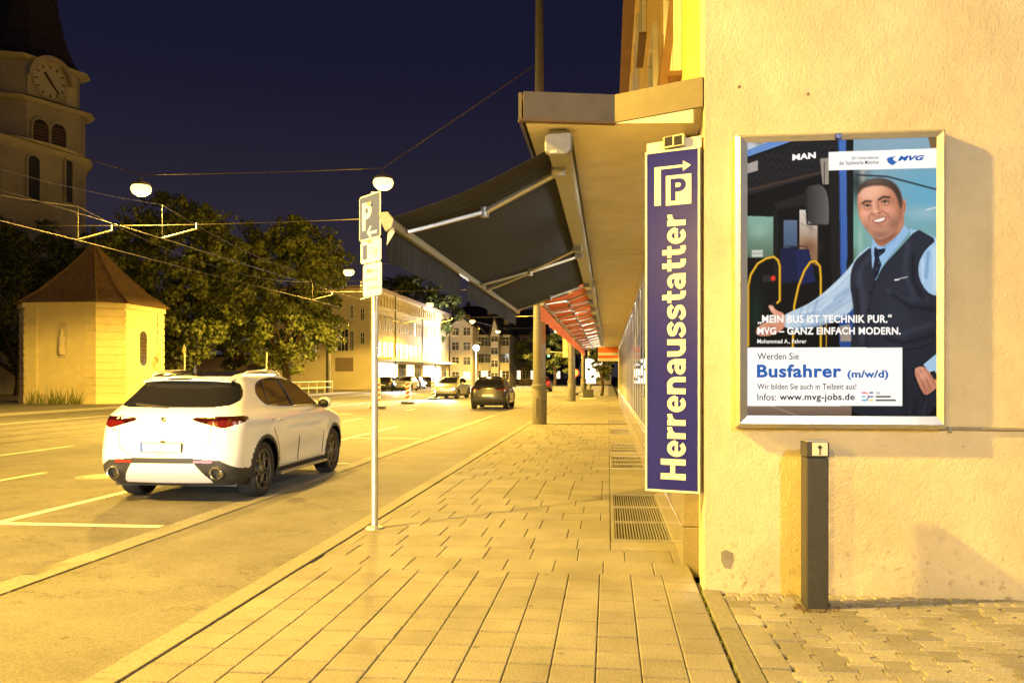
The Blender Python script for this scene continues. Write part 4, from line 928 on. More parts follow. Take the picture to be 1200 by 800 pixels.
# ---- parking sign pole
pp = ground(439, 619); PX, PYY = pp.x, pp.y
pk = thing('parking_sign', 'blue parking sign with white plates on a thin grey pole', 'sign', (PX, PYY, 0))
ztop = CAM_H + (440 - 224) / F * 8.6
MB().tube([(PX, PYY, -.02), (PX, PYY, ztop)], .036, 14).build('pole', 'galv', pk, smooth=50)
MB().lathe([(.10, .0), (.085, .02), (.05, .03), (.037, .035)], 14, (PX, PYY, 0)).build('base_collar', 'galv', pk)
d = Vector((.70, -.71, 0)).normalized(); n = Vector((-d.y * -1, 0, 0)); n = Vector((d.y, -d.x, 0))     # faces the road
def plate(name, px0, zt_, zb_, w, m, border):
    c = Vector((PX, PYY, 0)) + n * .045 + d * px0
    o0 = c - d * (w / 2) + Vector((0, 0, zb_)); h = zt_ - zb_
    p = MB().extr([(0, .02), (.02, 0), (w - .02, 0), (w, .02), (w, h - .02), (w - .02, h), (.02, h), (0, h - .02)], o0, d, (0, 0, 1), -n * .006).build(name, border, pk)
    MB().extr([(.012, .012), (w - .012, .012), (w - .012, h - .012), (.012, h - .012)], o0 + n * .002, d, (0, 0, 1), -n * .002).build('face', m, p)
    return p, o0, h
zz = lambda y: CAM_H + (440 - y) / F * 8.6
p1, oo, h = plate('parking_plate', -.02, zz(226.5), zz(279.5), .44, 'p_blue', 'p_white')
MB().text('P', oo + n * .004 + d * .07 + up * .10, d, up, w=.19, h=.28).build('parking_letter', 'p_white', p1)
q = MB(); q.extr([(.22, .05), (.37, .05), (.37, .075), (.22, .075)], oo + n * .004, d, up, -n * .0015); q.extr([(.17, .0625), (.24, .125), (.255, .11), (.205, .0625), (.255, .015), (.24, .0)], oo + n * .004 + up * .01, d, up, -n * .0015); q.build('arrow', 'p_white', p1)
p2, oo, h = plate('time_plate', .0, zz(280.5), zz(307), .42, 'p_white', 'p_white')
MB().extr([(.05, .04), (.14, .04), (.14, h - .04), (.05, h - .04)], oo + n * .004, d, up, -n * .0015).build('disc_symbol', 'p_blue', p2)
MB().text('1 Std', oo + n * .004 + d * .19 + up * .07, d, up, w=.17, h=.085).build('lettering', 'print_grey', p2)
p3, oo, h = plate('hours_plate', .03, zz(308.5), zz(346.5), .38, 'p_white', 'p_white')
for i, (x, w) in enumerate(((.07, .21), (.05, .24), (.12, .17))):
    q = MB(); k = 0; xx = x
    while xx < x + w:
        g = random.uniform(.02, .045); q.extr([(xx, .0), (xx + g, 0), (xx + g, .022 + .012 * (k % 2)), (xx, .03)], oo + n * .004 + up * (h - .09 - .085 * i), d, up, -n * .0015); xx += g + .014; k += 1
    q.build('small_print', 'print_grey', p3)
for zc_ in (ztop - .12, ztop - .5, ztop - .8): MB().box((PX + n.x * .02, PYY + n.y * .02, zc_), (.09, .09, .03), rz=math.atan2(n.y, n.x)).build('clamp', 'galv', pk)
# ================================================================== CARS
def tab(xs, ys, z):
    # monotone cubic through the table
    xs = np.array(xs, float); ys = np.array(ys, float); h = np.diff(xs); dl = np.diff(ys) / h
    m_ = np.zeros(len(xs)); m_[1:-1] = np.where(dl[:-1] * dl[1:] > 0, 2 * dl[:-1] * dl[1:] / (dl[:-1] + dl[1:] + 1e-12), 0); m_[0] = dl[0]; m_[-1] = dl[-1]
    i = np.clip(np.searchsorted(xs, z) - 1, 0, len(h) - 1); t = np.clip((z - xs[i]) / h[i], 0, 1)
    return ys[i] * (1 + 2 * t) * (1 - t) ** 2 + h[i] * m_[i] * t * (1 - t) ** 2 + ys[i + 1] * t * t * (3 - 2 * t) + h[i] * m_[i + 1] * t * t * (t - 1)
REAR = ([.22, .30, .42, .56, .75, .95, 1.08, 1.14, 1.20, 1.30, 1.42, 1.50, 1.545, 1.58, 1.62, 1.655, 1.668], [.22, .12, .03, .0, .015, .05, .075, .12, .19, .32, .46, .54, .545, .60, .78, 1.12, 1.5])
FRONT = ([.22, .40, .60, .80, .92, 1.00, 1.06, 1.11, 1.20, 1.35, 1.50, 1.58, 1.63, 1.655, 1.668], [4.45, 4.62, 4.69, 4.64, 4.48, 4.16, 3.84, 3.58, 3.38, 3.06, 2.70, 2.46, 2.22, 1.95, 1.6])
WID = ([.22, .34, .5, .7, .88, 1.0, 1.07, 1.12, 1.16, 1.3, 1.45, 1.54, 1.59, 1.63, 1.655, 1.668], [.84, .915, .935, .945, .945, .928, .905, .875, .845, .775, .70, .65, .605, .52, .38, .15])
AXR, AXF, WR = .93, 3.76, .365
def car_shell(dz=.0125, ns=130):
    zs = np.concatenate([np.arange(.22, 1.50, dz), np.linspace(1.50, 1.668, int(.30 / dz))])
    nr, nc, nf = (56, 36, 16) if ns > 60 else (8, 6, 6)
    V = []; S = []
    for z in zs:
        yr, yf, w = float(tab(*REAR, np.array([z]))[0]), float(tab(*FRONT, np.array([z]))[0]), float(tab(*WID, np.array([z]))[0])
        rc = min(.20 + .10 * np.clip((z - .4) / .6, 0, 1) + .06 * np.clip((z - 1.1) / .3, 0, 1), .62 * w); rf = min(.42 - .27 * float(np.clip((z - 1.0) / .12, 0, 1)), .7 * w)
        rb, fb = .10 + .05 * np.clip((z - 1.05) / .2, 0, 1), .28 - .12 * float(np.clip((z - 1.0) / .12, 0, 1))
        x = np.linspace(0, w - rc, nr); y = yr + rb * (x / w) ** 2; y0 = y[-1]
        a = np.linspace(0, math.pi / 2, nc + 1)[1:]; x = np.concatenate([x, w - rc + rc * np.sin(a)]); y = np.concatenate([y, y0 + rc * (1 - np.cos(a))])
        yfe = yf - fb * ((w - rf) / w) ** 2
        ysd = np.linspace(y0 + rc, yfe - rf, ns + 1)[1:]; x = np.concatenate([x, np.full(ns, w)]); y = np.concatenate([y, ysd])
        x = np.concatenate([x, w - rf + rf * np.cos(a)]); y = np.concatenate([y, yfe - rf + rf * np.sin(a)])
        xf = np.linspace(w - rf, 0, nf + 1)[1:]; x = np.concatenate([x, xf]); y = np.concatenate([y, yf - fb * (xf / w) ** 2])
        x = x * (1 - .075 * np.clip(np.abs((y - 2.2) / 2.45), 0, 1) ** 3.2)
        # flared arches, waisted doors, shoulder crease
        side = (x > .55)
        for ya in (AXR, AXF):
            dd = np.hypot(y - ya, z - WR); x = x + side * .022 * np.exp(-((dd - .42) / .10) ** 2) * (z < .95)
        door = np.exp(-((y - 2.35) / .85) ** 4)
        x = x - side * door * (.028 * math.exp(-((z - .52) / .13) ** 2) + .012 * math.exp(-((z - .90) / .05) ** 2))
        haunch = np.exp(-((y - 1.0) / .8) ** 2) * math.exp(-((z - 1.0) / .13) ** 2); x = x + side * .018 * haunch
        s = np.concatenate([[0], np.cumsum(np.hypot(np.diff(x), np.diff(y)))])
        V.append(np.stack([x, y, np.full_like(x, z)], 1)); S.append(s)
    V = np.array(V); S = np.array(S); L_ = V[:, 1:-1][:, ::-1].copy(); L_[:, :, 0] *= -1
    V = np.concatenate([V, L_], 1); S = np.concatenate([S, S[:, 1:-1][:, ::-1]], 1)
    return zs, V, S
def surf_x(zs, V, y, z, half):
    i = min(np.searchsorted(zs, z), len(zs) - 1); r = V[i, half[0]:half[1]]; return float(np.interp(y, r[:, 1], r[:, 0]))
SIDE_WIN = [(1.06, 1.36), (1.10, 1.27), (1.22, 1.20), (1.45, 1.175), (2.2, 1.15), (3.12, 1.125), (3.16, 1.14), (2.98, 1.25), (2.70, 1.41), (2.45, 1.505), (2.15, 1.545), (1.75, 1.55), (1.40, 1.525), (1.18, 1.465)]
REAR_WIN = [(-.1, 1.185), (.55, 1.19), (.76, 1.215), (.86, 1.27), (.88, 1.32), (.83, 1.41), (.74, 1.485), (.64, 1.51), (-.1, 1.52)]
TAIL = [(.36, 1.055), (.40, 1.078), (.95, 1.085), (1.12, 1.075), (1.14, 1.045), (1.06, 1.015), (.78, .945), (.70, .945), (.40, 1.025)]
def pin(poly, x, y):
    r = np.zeros(x.size, bool); n = len(poly)
    for i in range(n):
        (xa, ya), (xb, yb) = poly[i], poly[(i + 1) % n]
        if ya == yb: continue
        r ^= ((ya > y) != (yb > y)) & (x < (xb - xa) * (y - ya) / (yb - ya) + xa)
    return r
def sub_mesh(name, verts, faces, m, smooth=True):
    u, inv = np.unique(faces.ravel(), return_inverse=True); f = inv.reshape(-1, 4)
    me = bpy.data.meshes.new(name); me.vertices.add(len(u)); me.vertices.foreach_set('co', verts[u].ravel())
    me.loops.add(f.size); me.loops.foreach_set('vertex_index', f.ravel()); me.polygons.add(len(f)); me.polygons.foreach_set('loop_start', np.arange(0, f.size, 4))
    me.update(calc_edges=True); me.validate(); me.materials.append(M[m])
    if smooth: me.shade_smooth()
    return me
def make_car(name, label, paint, hero=False, group=None, lights=None, beam=1.0, sc=(1, 1, 1)):
    zs, V, S = car_shell(.0095 if hero else .035, 130 if hero else 42)
    nz, nc = V.shape[:2]; P = V.reshape(-1, 3); q = np.arange(nz * nc).reshape(nz, nc); q2 = np.roll(q, -1, 1)
    F_ = np.stack([q[:-1], q2[:-1], q2[1:], q[1:]], -1).reshape(-1, 4)
    # orient outwards
    C = P[F_].mean(1); sm = S.reshape(-1)[F_].mean(1); ax = np.abs(C[:, 0]); y, z = C[:, 1], C[:, 2]
    t = thing(name, label, 'car', (0, 0, 0), group)
    used = np.zeros(len(F_), bool); sd = ax > .50
    arch = sd & (((y - AXR) ** 2 + (z - WR) ** 2 < .405 ** 2) | ((y - AXF) ** 2 + (z - WR) ** 2 < .405 ** 2)); used |= arch
    # pull the cut edge onto a true circle
    cutv = np.unique(F_[arch]); keepv = np.unique(F_[~arch]); ed = np.intersect1d(cutv, keepv); P2 = P.copy()
    for ya in (AXR, AXF):
        m_ = ed[np.abs(P[ed, 1] - ya) < .6]; dx = P[m_, 1] - ya; dzz = P[m_, 2] - WR; r = np.hypot(dx, dzz); k = np.where(P[m_, 2] > .25, .405 / np.maximum(r, .1), 1)
        P2[m_, 1] = ya + dx * k; P2[m_, 2] = np.where(P[m_, 2] > .25, WR + dzz * k, P[m_, 2])
    def take(nm, mask, mt, parent=t):
        m_ = mask & ~used
        if not m_.any(): return None
        used[:] = used | m_; return link(nm, sub_mesh(nm, P2, F_[m_], mt), parent)
    sides = (ax > .55) & (y > .55)
    glass_side = sides & pin(SIDE_WIN, y, z) & (z > 1.11)
    take('side_window', glass_side & (C[:, 0] > 0), 'dark_glass'); take('side_window', glass_side & (C[:, 0] < 0), 'dark_glass')
    take('rear_window', (y < 1.0) & pin(REAR_WIN, sm, z), 'dark_glass')
    take('windscreen', (y > 2.1) & (z > 1.15) & (z < 1.60) & (sm > np.array([S[np.searchsorted(zs, zz_) if np.searchsorted(zs, zz_) < nz else nz - 1].max() for zz_ in z]) - (.62 - (z - 1.15) * .35)), 'dark_glass')
    for sg_ in (1, -1):
        tl = (y < .9) & pin(TAIL, sm, z) & (C[:, 0] * sg_ > 0)
        low = tl & (z < 1.035 - .06 * np.abs(sm - .75)) & (sm > .55) & (sm < 1.0)
        a = take('tail_light', tl & ~low, 'tail_red'); 
        if a: take('lens', low, 'tail_lens', a)
    take('roof_panel', (z > 1.575) & (y > .60) & (y < 2.25) & (ax < .55), 'dark_glass')
    # dark lower trim: stepped line across the tail, sills at the sides, arch rings
    ring = sd & (((y - AXR) ** 2 + (z - WR) ** 2 < .455 ** 2) | ((y - AXF) ** 2 + (z - WR) ** 2 < .455 ** 2))
    rear_l = (y < .55) & (z < .585 - .035 * np.clip((ax - .3) / .4, 0, 1) - .12 * np.clip((ax - .72) / .2, 0, 1))
    ins = (y < .40) & (ax < .56 - np.clip((z - .30), 0, .3) * .75) & (z < .515) & (z > .255)
    take('bumper_insert', ins, 'car_white' if hero else 'cladding')
    take('lower_trim', rear_l | (z < .335) | ring | ((y > 4.2) & (z < .40)), 'cladding')
    take('body', np.ones(len(F_), bool), paint)
    MB().quad(*[tuple(p) for p in P[q[-1]]]).build('roof_centre', 'dark_glass', t)
    MB().bx(-.80, .80, .35, 4.4, .20, .26).build('underbody', 'cladding', t)
    arch_in = MB()
    for ya in (AXR, AXF):
        n = 14
        for sg_ in (1, -1):
            pts = [(ya + .41 * math.cos(math.pi * i / n), WR + .41 * math.sin(math.pi * i / n)) for i in range(n + 1)]; b0 = len(arch_in.v)
            for (yy_, zz_) in pts: arch_in.v += [(sg_ * .90, yy_, zz_), (sg_ * .56, yy_, zz_)]
            for i in range(n): arch_in.f.append((b0 + 2 * i, b0 + 2 * i + 1, b0 + 2 * i + 3, b0 + 2 * i + 2))
            arch_in.v += [(sg_ * .56, p[0], p[1]) for p in pts] + [(sg_ * .56, ya - .41, .2), (sg_ * .56, ya + .41, .2)]; k = len(arch_in.v); arch_in.f.append(tuple(range(k - n - 3, k)))
    arch_in.build('wheel_housing', 'black_plastic', t)
    # wheels
    for ya in (AXR, AXF):
        for sg_ in (1, -1):
            cx = sg_ * .80; wh = MB().lathe([(.0, cx + sg_ * .055), (.255, cx + sg_ * .055), (.262, cx - sg_ * .10), (.0, cx - sg_ * .10)], 32, (0, ya, WR), 'X').build('wheel', 'rim_dark', t, smooth=40)
            o = sg_ * .118
            pr = [(.262, cx + o * .80), (.285, cx + o), (.33, cx + o * 1.03), (.352, cx + o * .90), (.362, cx + o * .6), (.3645, cx + o * .22), (.3645, cx - o * .22), (.362, cx - o * .6), (.352, cx - o * .9), (.33, cx - o * 1.03), (.262, cx - o)]
            MB().lathe(pr, 40, (0, ya, WR), 'X').build('tyre', 'tyre', wh, smooth=50)
            if hero:
                for gx_ in (-.07, -.025, .025, .07): MB().lathe([(.3652, cx + gx_ - .004), (.3662, cx + gx_), (.3652, cx + gx_ + .004)], 40, (0, ya, WR), 'X').build('tread_groove', 'black_plastic', wh)
            rm = MB(); rm.lathe([(.262, cx + o * .82), (.258, cx + o * .90), (.243, cx + o * .86), (.238, cx + o * .55)], 40, (0, ya, WR), 'X')
            nn = 24 if hero else 12; cxo = cx + o * .72
            for k in range(5):
                a = 2 * math.pi * k / 5 + math.pi / 2; cy_, cz_ = ya + .158 * math.cos(a), WR + .158 * math.sin(a)
                rm.tube([(cxo, cy_ + .074 * math.cos(2 * math.pi * j / nn), cz_ + .074 * math.sin(2 * math.pi * j / nn)) for j in range(nn + 1)], .0125, 6, cap=False)
            rm.lathe([(.0, cx + o * .80), (.045, cx + o * .78), (.06, cx + o * .62), (.095, cx + o * .60), (.10, cx + o * .45)], 20, (0, ya, WR), 'X')
            rm.build('rim', 'rim', wh, smooth=45)
            if hero: MB().lathe([(.0, cx + o * .15), (.165, cx + o * .15), (.17, cx + o * .02)], 28, (0, ya, WR), 'X').build('brake_disc', 'alu', wh)
    half = (0, (nc + 2) // 2)
    def sx_(y_, z_): return surf_x(zs, V, y_, z_, (92, half[1] - 52)) if hero else .9
    def rib(nm, pts, r, mt, par=t, both=True):
        for sg_ in ((1, -1) if both else (1,)):
            MB().tube([(sg_ * (sx_(a, b) + .001), a, b) for a, b in pts], r, 6).build(nm, mt, par)
    for sg_ in (1, -1):      # door mirrors
        mm_ = MB().ball((sg_ * 1.03, 3.02, 1.17), .12, 14, 9, (.85, .55, .70)); o = mm_.build('door_mirror', paint, t, smooth=True)
        MB().ball((sg_ * 1.02, 2.985, 1.16), .11, 12, 8, (.8, .45, .62)).build('mirror_glass', 'black_plastic', o, smooth=True)
        MB().bar((sg_ * .86, 3.04, 1.115), (sg_ * 1.0, 3.03, 1.12), .05, .03).build('mirror_arm', 'black_plastic', o)
    if hero:
        loop = smooth_poly(SIDE_WIN, 1); loop.append(loop[0]); rib('window_trim', loop, .011, 'cladding')
        rib('pillar_trim', [(2.14, 1.16), (2.10, 1.35), (2.02, 1.54)], .022, 'black_plastic'); rib('pillar_trim', [(1.36, 1.19), (1.36, 1.35), (1.42, 1.52)], .014, 'black_plastic')
        rib('door_gap', [(2.16, .36), (2.17, .7), (2.16, 1.14)], .0055, 'black_plastic'); rib('door_gap', [(3.20, .38), (3.24, .7), (3.14, 1.10)], .0055, 'black_plastic')
        rib('door_gap', [(1.42, .42), (1.36, .66), (1.22, .85), (1.16, 1.0), (1.22, 1.19)], .0055, 'black_plastic'); rib('sill_gap', [(1.44, .36), (2.3, .345), (3.2, .36)], .003, 'black_plastic')
        for yh in (1.42, 2.38):
            rib('door_handle', [(yh - .09, .985), (yh - .03, .992), (yh + .05, .992), (yh + .10, .985)], .017, paint)
        # running board
        for sg_ in (1, -1): MB().bx(sg_ * .93 - .05, sg_ * .93 + .05, 1.40, 3.30, .235, .275).build('side_step', 'alu', t, bevel=.01)
        # spoiler, roof rails, antenna, wiper
        sp_ = MB(); n = 20
        for i in range(n + 1):
            x = -.60 + 1.2 * i / n; c = (x / .6) ** 2
            sp_.v += [(x, .47 + .17 * c, 1.545 - .030 * c), (x, .66 + .13 * c, 1.598 - .040 * c), (x, .47 + .17 * c, 1.525 - .03 * c), (x, .60 + .15 * c, 1.520 - .03 * c)]
        for i in range(n):
            a = 4 * i; sp_.f += [(a, a + 1, a + 5, a + 4), (a + 2, a, a + 4, a + 6), (a + 3, a + 2, a + 6, a + 7), (a + 1, a + 3, a + 7, a + 5)]
        sp_.build('spoiler', paint, t, smooth=40)
        MB().bx(-.16, .16, .466, .476, 1.532, 1.552).build('brake_light', 'tail_red', t)
        for sg_ in (1, -1): MB().tube([(sg_ * .62, .92, 1.585), (sg_ * .625, 1.08, 1.632), (sg_ * .625, 1.6, 1.655), (sg_ * .605, 2.1, 1.635), (sg_ * .59, 2.28, 1.59)], .016, 8).build('roof_rail', paint, t, smooth=True)
        MB().add([(-.025, .86, 1.63), (.025, .86, 1.63), (.025, 1.02, 1.655), (-.025, 1.02, 1.655), (-.006, .855, 1.725), (.006, .855, 1.725), (.004, .92, 1.715), (-.004, .92, 1.715)], [(0, 1, 5, 4), (1, 2, 6, 5), (2, 3, 7, 6), (3, 0, 4, 7), (4, 5, 6, 7)]).build('antenna_fin', 'black_plastic', t)
        w_ = MB(); w_.tube([(.02, .14, 1.195), (-.15, .165, 1.20), (-.42, .225, 1.215), (-.45, .235, 1.22)], .010, 6); w_.bar((-.10, .158, 1.205), (-.46, .24, 1.235), .018, .022); w_.build('rear_wiper', 'black_plastic', t)
        # tailgate: seam, badge, lettering, plate
        def rear_y(x, z):
            i = min(np.searchsorted(zs, z), nz - 1); r = V[i, :92]; return float(np.interp(x, r[:, 0], r[:, 1]))
        seam = [(.60, .945), (.585, .80), (.56, .70), (.45, .625), (.0, .61)]
        for sg_ in (1, -1): MB().tube([(sg_ * x, rear_y(x, z) - .001, z) for x, z in seam], .0035, 6).build('tailgate_gap', 'black_plastic', t)
        bd = MB().lathe([(.0, -.012), (.028, -.012), (.036, -.006), (.036, .004)], 24, (0, rear_y(0, 1.05), 1.05), 'Y').build('badge', 'chrome', t, smooth=40)
        y_ = rear_y(0, .71); plt = MB().bx(-.265, .265, y_ - .028, y_ - .004, .652, .768).build('number_plate', 'black_plastic', t, bevel=.003)
        MB().bx(-.225, .258, y_ - .031, y_ - .0285, .659, .761).build('plate_face', 'plate_white', plt); MB().bx(-.258, -.2255, y_ - .031, y_ - .0285, .659, .761).build('plate_band', 'plate_blue', plt)
        MB().box((.02, y_ - .02, .782), (.05, .03, .02)).build('handle_button', 'black_plastic', t, bevel=.004)
        yl = rear_y(.44, .93); MB().text('STELVIO', (.36, yl - .012, .905), (1, .17, 0), (0, 0, 1), w=.20, h=.022).build('lettering', 'chrome', t)
        yl = rear_y(.60, .93); MB().text('Q4', (-.68, yl - .004, .91), (1, -.30, 0), (0, 0, 1), w=.05, h=.028).build('lettering', 'chrome', t)
        for sg_ in (1, -1):
            ye = rear_y(.66, .40) - .02; ex = MB().lathe([(.080, .09), (.080, -.02), (.074, -.028), (.060, -.024), (.058, .07)], 28, (sg_ * .665, ye, .395), 'Y').build('exhaust_tip', 'chrome', t, smooth=50)
            MB().lathe([(.0, .055), (.056, .055)], 24, (sg_ * .665, ye, .395), 'Y').build('exhaust_bore', 'black_plastic', ex)
            rf = MB(); zc0 = .535
            for i in range(6):
                x = .40 + .045 * i; rf.v += [(sg_ * x, rear_y(x, zc0) - .006, zc0 - .018 + .004 * i * (i < 3)), (sg_ * x, rear_y(x, zc0) - .006, zc0 + .014)]
            for i in range(5): rf.f.append((2 * i, 2 * i + 2, 2 * i + 3, 2 * i + 1))
            rf.build('reflector', 'reflector_red', t)
    else:
        y_ = .0; MB().bx(-.26, .26, y_ - .02, y_ + .02, .66, .76).build('number_plate', 'plate_white', t)
        for sg_ in (1, -1):
            MB().ball((sg_ * .66, 4.42, .76), .12, 12, 8, (1.3, .9, .6)).build('headlight', 'head_glow' if lights == 'front' else 'chrome', t, smooth=True)
            if lights == 'front':
                l = bpy.data.lights.new('headlight_beam', 'SPOT'); l.energy = BEAM_W * beam; l.color = (.95, .98, 1.0); l.spot_size = R(48); l.spot_blend = 1.0; l.shadow_soft_size = .08
                o = bpy.data.objects.new('headlight_beam', l); scene.collection.objects.link(o); o.parent = t; o.location = (sg_ * .66, 4.62, .76); o.rotation_euler = (R(87), 0, 0)
            if lights == 'rear': MB().ball((sg_ * .72, .16, 1.0), .10, 12, 8, (1.3, .6, .7)).build('tail_lamp', 'tail_glow', t, smooth=True)
    t.scale = sc
    return t
RZ = -.034
suv = make_car('parked_car', 'white SUV with black lower trim parked by the kerb', 'car_white', hero=True)
suv.location = (-5.42, 9.86, RZ)
hb = make_car('parked_car', 'dark hatchback parked by the kerb beyond the white SUV', 'car_dark', sc=(.95, .86, .93)); hb.location = (-5.6, 39.5, RZ)
c1 = make_car('car', 'red car with glowing tail lights far down the near lane', 'car_red', lights='rear', sc=(.95, .9, .9)); c1.location = (-6.6, 84, RZ)
c2 = make_car('car', 'silver car with bright white headlights driving up the far lane', 'car_silver', lights='front', sc=(.95, .92, .92)); c2.location = (-20.6, 88, RZ); c2.rotation_euler.z = math.pi
c3 = copy_tree(c2); c3['label'] = 'silver car with white headlights behind another one on the far lane'; c3.location = (-20.9, 118, RZ)
c4 = make_car('car', 'silver car with white headlights coming up beside the dashed lane line', 'car_silver', lights='front', sc=(.95, .92, .92)); c4.location = (-10.7, 61, RZ); c4.rotation_euler.z = math.pi - .1
c5 = make_car('car', 'unseen silver car added behind the viewpoint, headlights on to whiten the SUV', 'car_silver', lights='front', beam=.8, sc=(.95, .92, .92)); c5.location = (-8.8, -9.5, RZ); c5.rotation_euler.z = R(-10)  # unseen car added so its headlights whiten the back of the SUV
pk1 = make_car('parked_car', 'first dark car from the beacons parked before the long pale building', 'car_dark', sc=(.95, .88, .9), group='cars parked before the long pale building'); pk1.location = (-22.6, 84, RZ)
for yy_ in (90.5, 97, 104):
    c = copy_tree(pk1); c.location = (-22.6, yy_, RZ); c['label'] = {90.5: 'second', 97: 'third', 104: 'fourth'}[yy_] + ' dark car from the beacons parked before the long pale building'

# ================================================================== STREET LAMPS, MASTS, WIRES
LY = [-20.0, 3.4, 27.0, 50.0, 73.5, 97.0, 120.0]
XL = [-7.25, -15.55]; ZL = 7.85
def lamp_head(label, loc, k):
    t = thing('street_lamp', label, 'street lamp', loc, 'sodium lamps hung on the span wires')
    x, y, z = loc
    MB().lathe([(.02, .30), (.06, .27), (.10, .22), (.24, .16), (.30, .08), (.30, .05), (.0, .05)], 20, loc).build('hood', 'grey_metal', t, smooth=50)
    MB().lathe([(.27, .06), (.32, .0), (.33, -.08), (.29, -.18), (.20, -.25), (.10, -.285), (.0, -.29)], 20, loc).build('glowing_bowl', 'lamp_glow', t, smooth=True)
    MB().tube([(x, y, z + .28), (x, y, z + .42)], .02, 8).build('hanger', 'dark_metal', t)
    for kind_, en in (('SPOT', LAMP_W), ('POINT', STRAY_W)):
        l = bpy.data.lights.new('lamp_light', kind_); l.energy = en; l.color = SODIUM; l.shadow_soft_size = .16
        if kind_ == 'SPOT': l.spot_size = R(168); l.spot_blend = .12
        o = bpy.data.objects.new('lamp_light', l); scene.collection.objects.link(o); o.parent = t; o.location = (0, 0, -.48)
names = {27.0: ('above the parking sign', 'hung in front of the chapel tree'), 50.0: ('second along the near lane', 'hung over the trams beyond the chapel'), 73.5: ('third along the near lane', 'hung by the corner of the long pale building'), 97.0: ('fourth along the near lane', 'hung before the white gabled house'), 120.0: ('last over the near lane', 'last over the far lane'), 3.4: ('over the parked SUV bay lighting the cream wall', 'over the tram lines level with the camera'), -20.0: ('over the near lane behind the viewpoint', 'over the tram lines behind the viewpoint')}
for y in LY:
    for j, x in enumerate(XL):
        lamp_head('hanging orange street lamp, ' + names[y][j], (x, y, ZL), j)
XM = -2.2; XML = -24.9
def mast(x, y, label, h=12.0, wide=True):
    t = thing('wire_mast', label, 'mast', (x, y, 0), 'masts carrying the tram wires')
    if wide:
        MB().lathe([(.24, -.05), (.24, 1.15), (.20, 1.22)], 16, (x, y, 0)).build('base_casing', 'mast_grey', t, smooth=40)
        MB().lathe([(.255, 1.15), (.255, 1.25), (.2, 1.28)], 16, (x, y, 0)).build('collar', 'mast_grey', t, smooth=40)
        MB().bx(x - .09, x + .09, y - .262, y - .225, .25, .85).build('hatch', 'mast_grey', t, bevel=.01)
    MB().tube([(x, y, .0), (x, y, 4), (x, y, h)], [.215, .19, .115], 20).build('shaft', 'mast_grey', t, smooth=50)
    return t
mast(XM, 27.3, 'thick grey steel mast standing at the kerb behind the black awning', 15.0)
mast(XM, 51.5, 'grey steel mast with a casing farther along the pavement')
mast(XM, 76, 'grey steel mast beyond the round traffic sign'); mast(XM, 100, 'grey steel mast at the far end of the pavement'); mast(XM, 2.0 - 22, 'grey steel mast on the pavement behind the viewpoint')
for y, nm in ((3.4, 'opposite the SUV bay'), (27.3, 'before the chapel'), (50.5, 'beyond the chapel'), (74, 'by the corner of the long pale building'), (98, 'before the long pale building'), (121, 'by the white gabled house'), (-20, 'behind the viewpoint')):
    if y == 50.5: mast(-32, 52, 'slim dark tram mast hidden behind the chapel', 8.6, False)
    else: mast(XML, y, 'slim dark tram mast on the far pavement ' + nm, 11.6, False)
def wire(label, pts, r=.012, group=None, name='span_wire'):
    return tag(MB().tube(pts, r, 5).build(name, 'wire'), label, 'wire', group)
def sag(a, b, s, n=8):
    a = Vector(a); b = Vector(b); return [a.lerp(b, i / n) - Vector((0, 0, s * 4 * (i / n) * (1 - i / n))) for i in range(n + 1)]
for y in LY:
    ym_ = {27.0: 27.3, 50.0: 51.5, 73.5: 76, 97.0: 100, -20.0: -20}.get(y)
    pts = ([(XM if ym_ else .68, ym_ or y, 11.6 if ym_ else 10.5)]) + sag((XL[0], y, ZL + .42), (XL[1], y, ZL + .42), .03) + [(XML, y + .3, 11.2) if y != 50.0 else (-32, 52, 8.4)]
    wire('thin span wire across the street carrying ' + {27.0: 'the lamp above the parking sign', 3.4: 'the lamp over the SUV bay', -20.0: 'the lamps behind the viewpoint', 50.0: 'the second row of lamps', 73.5: 'the third row of lamps', 97.0: 'the fourth row of lamps', 120.0: 'the last row of lamps'}[y], pts, .017)
for x, nm in ((-14.8, 'nearer'), (-17.8, 'farther')):
    pts = []
    for a, b in zip(LY[:-1], LY[1:]): pts += sag((x, a, 6.12), (x, b, 6.12), .02, 4)[:-1]
    wire('taut tram contact wire above the %s track' % nm, pts + [(x, 120, 6.12)], .014, name='contact_wire')
    pts = []
    t = []
    for a, b in zip(LY[:-1], LY[1:]):
        pts += sag((x, a, 7.25), (x, b, 7.25), .75, 8)[:-1]
    cw_ = thing('catenary_wire', 'sagging carrier wire with droppers above the %s tram track' % nm, 'wire', (x, 50, 6.5))
    MB().tube(pts + [(x, 120, 7.25)], .012, 5).build('carrier', 'wire', cw_)
    for p in pts[::2]:
        p = Vector(p); MB().tube([p, (p.x, p.y, 6.12)], .006, 4).build('dropper', 'wire', cw_)
for y, nm in ((27.0, 'by the chapel'), (50.0, 'beyond the chapel'), (73.5, 'by the long pale building')):
    t = thing('cross_span', 'cross wire with light insulator bars over the tram tracks ' + nm, 'wire', (-16, y, 6.5))
    MB().tube(sag((XM, y + .3, 6.9), (XML, y + .3, 6.9), .28), .009, 5).build('cross_wire', 'wire', t)
    for x in (-17.8, -14.8):
        MB().tube([(x, y, 6.14), (x + 1.2, y, 6.42)], .028, 8).build('insulator_bar', 'plinth_light', t); MB().tube([(x + 1.2, y, 6.42), (x + 1.2, y, 6.62)], .02, 6).build('clamp', 'galv', t)
